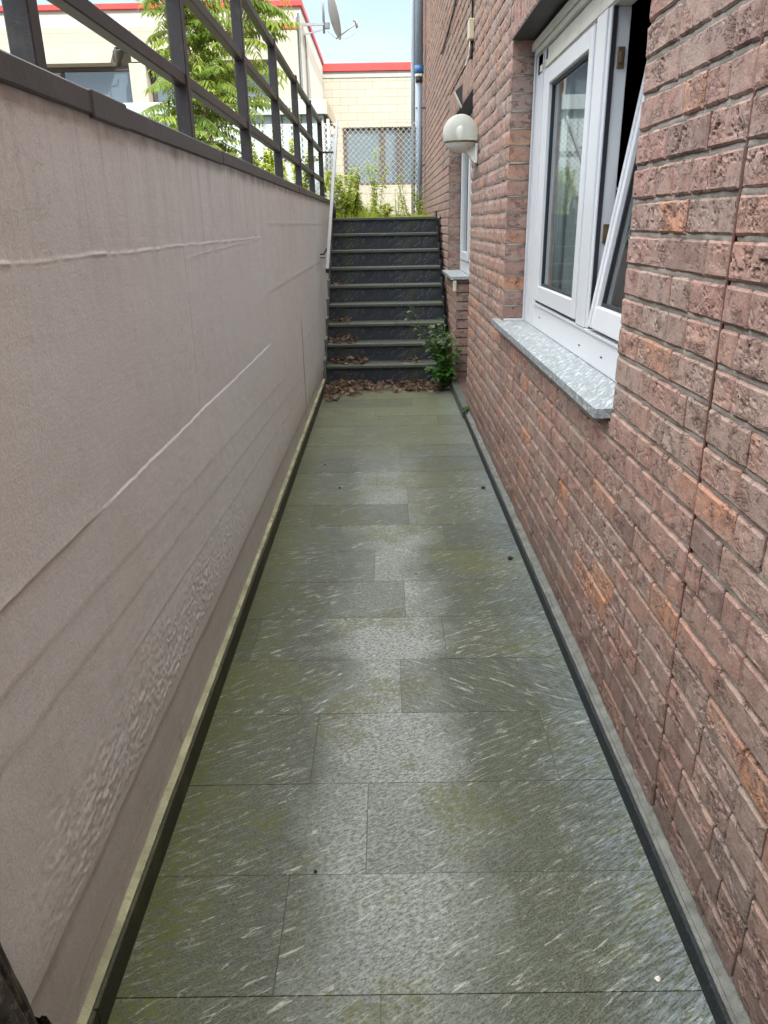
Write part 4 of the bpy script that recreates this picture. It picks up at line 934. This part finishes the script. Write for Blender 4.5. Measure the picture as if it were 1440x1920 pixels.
b = MB(); b.box(-.85, -.84, 12.14, 14.56, 1.7, 3.0); b.build('side_glazing', M['pane_panel'], sh)
b = MB(); b.box(-7, -.9, 14.6, 14.7, 1.6, 3.15); b.build('back_wall', M['render_white'], sh)

# chain-link fence
fn = empty('chain_link_fence', (-1, 11.6, 1.6), 'pale chain link fence standing across the yard above the stairs', 'fence')
b = MB(); FY = 11.6; fz0, fz1, fx0, fx1 = 1.66, 2.86, -4.2, 0.52; hgt = fz1 - fz0; ptc = 0.074
def wire(p, q_, r=.0032):
    p = Vector(p); q_ = Vector(q_); d = (q_ - p).normalized(); a = Vector((0, 1, 0)); c_ = d.cross(a)
    vs = []
    for o_ in (p, q_):
        for t_ in (0, 2.094, 4.189): vs.append(o_ + a * r * math.cos(t_) + c_ * r * math.sin(t_))
    b.raw(vs, [(0, 1, 4, 3), (1, 2, 5, 4), (2, 0, 3, 5)])
x = fx0 - hgt
while x < fx1:
    for sg in (1, -1):
        # line from (x,z0) to (x+h,z1) clipped
        t0 = max(0, (fx0 - x) / hgt); t1 = min(1, (fx1 - x) / hgt)
        if t1 > t0 + .01:
            za, zb = fz0 + hgt * t0, fz0 + hgt * t1
            if sg < 0: za, zb = fz1 - hgt * t0, fz1 - hgt * t1
            wire((x + hgt * t0, FY + sg * .002, za), (x + hgt * t1, FY + sg * .002, zb))
    x += ptc
b.build('netting', M['mesh_wire'], fn)
for z in (fz1, 1.96, fz0):
    b = MB(); b.tube([(fx0, FY + .006, z), (fx1, FY + .006, z)], .0025, 5); b.build('line_wire', M['mesh_wire'], fn)
for x in (fx0, -2.7, -.74):
    b = MB(); b.tube([(x, FY + .03, 1.55), (x, FY + .03, 2.92)], .020, 10); b.build('post', M['shelter_white'], fn)

# ================================================================== VEGETATION
class Leaves:
    def __init__(s): s.V = []; s.F = []; s.C = []; s.n = 0
    def leaf(s, p, d, up, ln, wd, fold=0.25, droop=0.25, c=None):
        d = d.normalized(); sd_ = d.cross(up)
        if sd_.length < 1e-4: sd_ = Vector((1, 0, 0))
        sd_.normalize(); nn = sd_.cross(d).normalized()
        prof = [(0, .0), (.22, .36), (.5, .5), (.78, .30), (1, 0)]
        vs = []
        for t_, w_ in prof:
            cen = p + d * (ln * t_) - Vector((0, 0, 1)) * (droop * ln * t_ * t_)
            if w_ == 0: vs += [cen]
            else: vs += [cen - sd_ * (wd * w_) + nn * (fold * wd * w_), cen, cen + sd_ * (wd * w_) + nn * (fold * wd * w_)]
        n = s.n; s.V += vs
        q_ = [(0, 2, 1), (0, 3, 2), (1, 2, 5), (1, 5, 4), (2, 3, 6), (2, 6, 5), (4, 5, 8), (4, 8, 7), (5, 6, 9), (5, 9, 8), (7, 8, 10), (8, 9, 10)]
        s.F += [(a + n, b_ + n, c__ + n) for a, b_, c__ in q_]
        cc = rnd.random() if c is None else c
        s.C += [(cc, rnd.random(), 0)] * 11; s.n += 11
    def build(s, name, mat, parent=None, origin=None):
        return np_mesh(name, [tuple(v_) for v_ in s.V], s.F, mat, parent, cols=np.array(s.C), smooth=True, origin=origin)
def rv(a=1.0): return Vector((rnd.uniform(-a, a), rnd.uniform(-a, a), rnd.uniform(-a, a)))
UP = Vector((0, 0, 1))
def frond(L_, S_, p, d, ln, nl, lf, c0):
    pts = []; dd = d.normalized(); step = ln / 8
    q_ = p.copy()
    for i in range(9):
        pts.append(q_.copy()); q_ = q_ + dd * step; dd = (dd - UP * 0.11 + rv(.03)).normalized()
    S_.tube(pts, [.0035 * (1 - .08 * i) for i in range(9)], 4, False)
    for k in range(nl):
        t_ = (0.18 + 0.82 * k / (nl - 1)) * 8; i = min(7, int(t_)); fr = t_ - i; pp = pts[i].lerp(pts[i + 1], fr); ax_ = (pts[i + 1] - pts[i]).normalized(); sd_ = ax_.cross(UP).normalized()
        l_ = lf * (0.75 + .35 * math.sin(math.pi * k / nl))
        for s_ in (-1, 1):
            L_.leaf(pp, sd_ * s_ + ax_ * .45 - UP * rnd.uniform(.15, .6) + rv(.15), UP + rv(.3), l_ * rnd.uniform(.85, 1.1), l_ * .30, .2, .45, min(1, max(0, c0 + rnd.uniform(-.2, .2))))
    L_.leaf(pts[-1], (pts[-1] - pts[-2]), UP, lf, lf * .3, .2, .3, c0)
tr = empty('young_tree', (-1.42, 7.9, 1.6), 'young tree with long drooping compound leaves growing behind the left railing', 'tree')
TB = MB(); TL = Leaves(); TS = MB()
def limb(pts, r0, r1):
    pts = [Vector(p) for p in pts]; n_ = len(pts); TB.tube(pts, [r0 + (r1 - r0) * i / (n_ - 1) for i in range(n_)], 8); return pts
tA = limb([(-1.30, 8.2, 1.55), (-1.32, 8.2, 2.1), (-1.36, 8.15, 2.6), (-1.38, 8.1, 3.1), (-1.42, 8.05, 3.7), (-1.45, 8.0, 4.4)], .032, .014)
tB_ = limb([(-1.42, 7.8, 1.55), (-1.52, 7.8, 2.0), (-1.60, 7.8, 2.35), (-1.66, 7.8, 2.75), (-1.75, 7.75, 3.2), (-1.8, 7.7, 3.9)], .020, .010)
tC = limb([(-1.52, 7.8, 2.0), (-1.66, 7.75, 2.15), (-1.80, 7.7, 2.4), (-1.9, 7.7, 2.75)], .010, .005)
tD = limb([(-1.38, 8.1, 3.1), (-1.25, 8.2, 3.35), (-1.05, 8.3, 3.7), (-.95, 8.3, 4.1)], .012, .006)
tE = limb([(-1.66, 7.8, 2.75), (-1.80, 7.9, 3.0), (-1.92, 7.9, 3.3), (-1.98, 7.9, 3.7)], .010, .005)
for (pts, lo, n_) in ((tA, 2.45, 100), (tB_, 2.15, 100), (tC, 2.1, 34), (tD, 3.1, 50), (tE, 2.7, 50)):
    for k in range(n_):
        i = rnd.randrange(0, len(pts) - 1); p = pts[i].lerp(pts[i + 1], rnd.random())
        if p.z < lo: p = pts[-1].lerp(pts[-2], rnd.random())
        an = rnd.uniform(0, 6.283); d = Vector((math.cos(an), math.sin(an), rnd.uniform(.0, .7)))
        ln_ = rnd.uniform(.32, .62)
        if p.x + d.x * ln_ < -2.15: d.x = abs(d.x) * .5
        frond(TL, TB, p, d, ln_, rnd.randint(10, 14), rnd.uniform(.065, .092), rnd.uniform(.1, 1.0))
for k in range(12):  # low suckers
    p = Vector((-1.62 + rnd.uniform(-.22, .3), 7.8 + rnd.uniform(-.15, .15), rnd.uniform(1.75, 2.35))); an = rnd.uniform(0, 6.283)
    frond(TL, TB, p, Vector((math.cos(an), math.sin(an), .4)), rnd.uniform(.16, .3), 7, .065, rnd.uniform(.3, 1))
TB.build('trunk', M['bark'], tr); TL.build('crown', M['leaf_tree'], tr)

def bush(name, c, rad, n_, lf, mat, label, cat, group=None, stems=7, z0=None, wid=.45):
    z0 = c[2] if z0 is None else z0
    r_ = empty(name, (c[0], c[1], z0), label, cat, group); Lv = Leaves(); Bk = MB()
    for s_ in range(stems):
        an = rnd.uniform(0, 6.283); rr_ = rnd.uniform(.2, .95)
        tip = Vector((c[0] + rad[0] * rr_ * math.cos(an), c[1] + rad[1] * rr_ * math.sin(an), z0 + rad[2] * rnd.uniform(.6, 1.0) * (1.15 - .5 * rr_)))
        bs_ = Vector((c[0] + rnd.uniform(-.03, .03), c[1] + rnd.uniform(-.03, .03), z0)); md = bs_.lerp(tip, .5) + Vector((0, 0, .12 * rad[2])) + rv(.02)
        Bk.tube([bs_, md, tip], [.005, .0035, .0015], 5)
        for k in range(n_ // stems):
            t_ = rnd.uniform(.08, 1); p = bs_.lerp(md, t_ * 2) if t_ < .5 else md.lerp(tip, t_ * 2 - 1)
            an2 = rnd.uniform(0, 6.283); d = Vector((math.cos(an2), math.sin(an2), rnd.uniform(-.2, .8)))
            p = p + d * rnd.uniform(0, .3) * rad[0] * .5
            Lv.leaf(p, d, UP + rv(.4), lf * rnd.uniform(.6, 1.15), lf * wid * rnd.uniform(.8, 1.1), .15, .3)
    Bk.build('stems', M['stem_weed'], r_); Lv.build('foliage', mat, r_); return r_
# plant at the foot of the stairs
sp = empty('leafy_plant', (0.60, 7.42, 0), 'bright green leafy plant growing at the right foot of the stairs', 'plant'); Lv = Leaves(); Bk = MB()
for s_ in range(46):
    if s_ < 28: base = Vector((.60 + rnd.uniform(-.05, .04), 7.43 + rnd.uniform(-.08, .05), .02)); tip = Vector((.60 + rnd.uniform(-.20, .12), 7.33 + rnd.uniform(-.14, .18), rnd.uniform(.12, .66)))
    else: base = Vector((.60, 7.45, .04)); tip = Vector((.60 - rnd.uniform(.06, .40), 7.48 + rnd.uniform(-.1, .1), rnd.uniform(.38, .86)))
    md = base.lerp(tip, .5) + Vector((.03, 0, .06)); Bk.tube([base, md, tip], [.004, .003, .0015], 5)
    nn_ = 17 if s_ < 28 else 13
    for k in range(nn_):
        t_ = .15 + .85 * k / nn_; p = base.lerp(md, t_ * 2) if t_ < .5 else md.lerp(tip, t_ * 2 - 1); an2 = rnd.uniform(0, 6.283); d = Vector((math.cos(an2), math.sin(an2) - .3, rnd.uniform(.0, .6)))
        ll = rnd.uniform(.050, .078) if s_ < 28 else rnd.uniform(.04, .066)
        Lv.leaf(p + d * .01, d, UP + rv(.3), ll, ll * .62, .12, .35, (rnd.uniform(.3, 1) if s_ < 28 else rnd.uniform(0, .6)))
Bk.build('stems', M['stem_weed'], sp); Lv.build('foliage', M['leaf_bush'], sp)
b = Leaves()
for k in range(14): b.leaf(Vector((.665, 6.15, .08)) + rv(.02), Vector((rnd.uniform(-1, .3), rnd.uniform(-1, 1), .8)), UP, .035, .02)
tag(b.build('small_weed', M['leaf_bush'], origin=(.665, 6.15, .08)), 'tiny weed sprouting at the near end of the door threshold, by the brick wall', 'weed')
# weeds at the top of the stairs
def weed(x, y, h_, nl, label, c0=.5, leaf=.035, lean=0.1):
    h_ *= 1.1; nl = int(nl * 1.9); leaf *= 1.5
    r_ = empty('tall_weed', (x, y, 1.61), label, 'weed', 'weeds growing above the stairs'); Lv = Leaves(); Bk = MB()
    for s_ in range(rnd.randint(3, 5)):
        a_ = Vector((x + rnd.uniform(-.05, .05), y + rnd.uniform(-.08, .08), 1.59)); tp = a_ + Vector((rnd.uniform(-lean, lean) * 1.6, rnd.uniform(-.15, .15), h_ * rnd.uniform(.7, 1))); md = a_.lerp(tp, .5) + rv(.015)
        Bk.tube([a_, md, tp], [.004, .003, .001], 5)
        for k in range(nl):
            t_ = rnd.uniform(.05, 1); p = a_.lerp(md, t_ * 2) if t_ < .5 else md.lerp(tp, t_ * 2 - 1); an = rnd.uniform(0, 6.283)
            Lv.leaf(p, Vector((math.cos(an), math.sin(an), rnd.uniform(0, .7))), UP + rv(.5), leaf * (1.2 - .5 * t_), leaf * .34, .1, .5, c0 + rnd.uniform(-.3, .4))
    Bk.build('stems', M['stem_weed'], r_); Lv.build('leaves', M['leaf_weed'], r_)
WD = [(-.52, 10.2, .50, 110, 'densest tall yellow green weed, at the left end of the top step beside the handrail'),
      (-.44, 10.6, .62, 90, 'tall bushy weed just right of the handrail top'),
      (-.36, 10.15, .32, 80, 'short dense weed just right of the leftmost weeds on the top step'),
      (-.22, 10.5, .30, 70, 'low bright weed left of the tallest thin weed above the stairs'),
      (-.10, 10.9, .86, 45, 'tallest thin weed rising in front of the fenced window'),
      (.02, 10.3, .20, 50, 'low weed in the middle of the top of the stairs'),
      (.18, 10.7, .40, 12, 'nearly bare dry weed with thin stalks right of the middle above the stairs'),
      (.33, 11.0, .58, 22, 'thin upright weed with sparse leaves, left of the downpipe foot'),
      (.42, 10.5, .30, 14, 'short dry weed with dark stalks close to the downpipe'),
      (.53, 10.9, .42, 30, 'weed growing right at the foot of the downpipe')]
for x, y, h_, nl, lb in WD: weed(x, y, h_, nl, lb, .55 if x < .1 else .35, .045 if x < .1 else .035)
for (x, y, h_, lb) in ((-1.02, 9.7, .85, 'leafy green weed behind the last two railing posts'), (-1.22, 9.3, .8, 'low yellow green weed behind the railing near its far end'), (-.95, 10.6, .7, 'green weed between the railing end and the chain link fence'), (-1.45, 8.9, .6, 'weed behind the railing just right of the young tree trunk')):
    weed(x, y, h_, 190, lb, .6, .05, .18)
bush('climbing_shrub', (-1.78, 9.3, 1.6), (.28, .15, .95), 260, .06, M['leaf_tree'], 'yellow green climbing shrub left of the pale tree trunk behind the railing', 'shrub', stems=9)
bush('climbing_shrub', (-1.30, 9.9, 1.6), (.26, .15, .95), 230, .055, M['leaf_weed'], 'bright climbing shrub between the tree trunk and the third visible bay of the railing', 'shrub', stems=8)
bush('leafy_shrub', (-.46, 10.35, 1.6), (.16, .15, .50), 420, .05, M['leaf_weed'], 'bright yellow green leafy shrub at the left end of the top step', 'shrub', stems=12)
bush('leafy_shrub', (-.27, 10.75, 1.6), (.20, .15, .26), 260, .045, M['leaf_weed'], 'low bright green shrub above the stairs, left of their middle', 'shrub', stems=10)
# grass
G = Leaves()
for k in range(2300):
    x = rnd.uniform(-.6, .62); y = rnd.uniform(9.95, 11.5)
    if rnd.random() > (1.0 if x < 0 else .5): continue
    h_ = rnd.uniform(.03, .11) * (1.3 if x < -.1 else .8); d = Vector((rnd.uniform(-.4, .4), rnd.uniform(-.4, .4), 1)); p = Vector((x, y, 1.608)); s_ = Vector((.004, .002, 0)); n = G.n
    G.V += [p - s_, p + s_, p + d * h_]; G.F.append((n, n + 1, n + 2)); G.C += [(rnd.random(), 0, 0)] * 3; G.n += 3
for k in range(2600):
    x = rnd.uniform(-5, -.9); y = rnd.uniform(7, 11.8); h_ = rnd.uniform(.05, .25); d = Vector((rnd.uniform(-.4, .4), rnd.uniform(-.4, .4), 1)); p = Vector((x, y, 1.6)); s_ = Vector((.006, .003, 0)); n = G.n
    G.V += [p - s_, p + s_, p + d * h_]; G.F.append((n, n + 1, n + 2)); G.C += [(rnd.random(), 0, 0)] * 3; G.n += 3
tag(G.build('grass', M['leaf_weed']), 'short grass growing in the soil above the stairs', 'grass', kind='stuff')
# leaf litter
def litter(name, boxes, n_, label, seed):
    Lf = Leaves(); r2 = random.Random(seed)
    for k in range(n_):
        x0, x1, y0, y1, z0, hz = r2.choice(boxes); x = r2.uniform(x0, x1); y = y0 + (y1 - y0) * (r2.random() ** .75)
        tt = (y - y0) / (y1 - y0 + 1e-6); p = Vector((x, y, z0 + .004 + r2.random() * hz * tt)); an = r2.uniform(0, 6.283)
        d = Vector((math.cos(an), math.sin(an), r2.uniform(-.25, .35))); ln = r2.uniform(.03, .085)
        Lf.leaf(p, d, UP + Vector((r2.uniform(-.8, .8), r2.uniform(-.8, .8), 0)), ln, ln * r2.uniform(.35, .7), r2.uniform(-.7, .9), r2.uniform(-.5, .3), r2.random() ** 1.3)
    tag(Lf.build(name, M['leaf_dead']), label, 'leaf litter', kind='stuff')
litter('fallen_leaves', [(-.595, .58, 7.26, 7.69, 0, .05), (-.595, .2, 7.34, 7.69, 0, .06), (-.595, -.2, 7.14, 7.68, 0, .03), (-.60, -.45, 6.9, 7.6, 0, .01), (.2, .6, 7.3, 7.69, 0, .04)], 820, 'brown curled dead leaves heaped at the foot of the stairs', 3)
for k, n_, xr_ in ((0, 75, -.22), (1, 55, -.30), (2, 24, -.35), (4, 12, -.40)):
    lbs = {0: 'pile of dead leaves on the left end of the first step', 1: 'pile of dead leaves on the left end of the second step', 2: 'few dead leaves on the left end of the third step', 4: 'few dead leaves on the left end of the fifth step'}
    litter('fallen_leaves', [(-.575, xr_, ny[k] + .04, ny[k + 1] + .02, nz_[k], .05)], n_, lbs[k], 50 + k)
litter('fallen_leaves', [(.15, .4, ny[0] + .08, ny[1], nz_[0], .02)], 14, 'few dead leaves on the first step beside the green plant', 70)

# ================================================================== SMALL THINGS
def crumb(x, y, r_, mat, label, z=0.0, group='crumbs on the paving'):
    b = MB(); vs = []
    for i, t_ in enumerate((0.3, 1.2, 2.2)):
        for k in range(6):
            a_ = k * math.pi / 3; q_ = r_ * rnd.uniform(.7, 1.15); vs.append((x + q_ * math.sin(t_) * math.cos(a_), y + q_ * math.sin(t_) * math.sin(a_), z + r_ * .5 + q_ * .5 * math.cos(t_)))
    fs = [(i * 6 + k, i * 6 + (k + 1) % 6, (i + 1) * 6 + (k + 1) % 6, (i + 1) * 6 + k) for i in range(2) for k in range(6)] + [(5, 4, 3, 2, 1, 0), (12, 13, 14, 15, 16, 17)]
    b.raw(vs, fs); tag(b.build('crumb' if group else 'pebble', mat, origin=(x, y, z)), label, 'crumb' if group else 'pebble', group)
for (x, y, r_, lb) in ((-.30, 4.45, .009, 'dark crumb left of centre on the path, close to the pale worn patch'),
        (-.43, 4.95, .007, 'small dark crumb in the left half of the path, beyond the pale worn patch'),
        (-.50, 5.65, .006, 'tiny dark crumb near the left skirting, about level with the wall crack'),
        (.18, 6.4, .006, 'tiny dark crumb on the mossy slabs right of centre, near the leaf litter'),
        (-.06, 6.2, .005, 'tiny dark crumb in the middle of the mossy slabs before the stairs'),
        (.13, 3.2, .005, 'tiny dark crumb right of centre, halfway down the path'),
        (-.20, 1.46, .006, 'nearest dark crumb, on a slab joint low in the picture'),
        (.42, 4.1, .005, 'tiny dark crumb in the right part of the path, left of the dirt clumps')):
    crumb(x, y, r_, M['pebble_dark'], lb)
crumb(.598, 4.40, .016, M['pebble_dark'], 'dark clump of dirt against the right skirting, halfway along the path', 0.0, None)
crumb(.598, 3.35, .016, M['pebble_dark'], 'dark clump of dirt against the right skirting, nearer than the other', 0.0, None)
crumb(-.60, 6.30, .014, M['pebble_dark'], 'dark clump of dirt on top of the left skirting near the wall crack', 0.082, None)
crumb(.573, 1.155, .008, M['pebble_white'], 'small white pebble on the paving near the bottom right skirting', 0.0, None)
# gnarled stem at the bottom left
gs = empty('gnarled_stem', (-.60, .80, 0), 'gnarled dark woody stem against the left wall at the bottom corner', 'stem')
def gn(cx, cy, h_, r0, r1, lx, ly, name, mat, seed, amp=.35):
    V = []; F = []; n0_, n1_ = 60, 40
    for i in range(n0_):
        t_ = i / (n0_ - 1)
        for k in range(n1_):
            a_ = 2 * math.pi * k / n1_; nse = float(fbm(math.cos(a_) * 2.2 + seed, math.sin(a_) * 2.2 + t_ * 1.4, seed, 3)) + .5 * float(fbm(a_ * 3.2, t_ * 3, seed + 4, 2))
            r_ = (r0 + (r1 - r0) * t_) * (1 + amp * nse)
            V.append((cx + lx * t_ + r_ * math.cos(a_), cy + ly * t_ + r_ * math.sin(a_), h_ * t_))
    for i in range(n0_ - 1):
        for k in range(n1_): F.append((i * n1_ + k, i * n1_ + (k + 1) % n1_, (i + 1) * n1_ + (k + 1) % n1_, (i + 1) * n1_ + k))
    return np_mesh(name, V, F, mat, gs, smooth=True)
gn(-.575, .775, .60, .062, .040, -.045, -.02, 'trunk', M['dark_wood'], 5, .5)
gn(-.545, .885, .30, .030, .018, -.06, -.02, 'side_stem', M['dark_wood'], 15, .5)
gn(-.58, .845, .52, .026, .014, -.045, -.01, 'side_stem', M['dark_wood'], 25, .5)
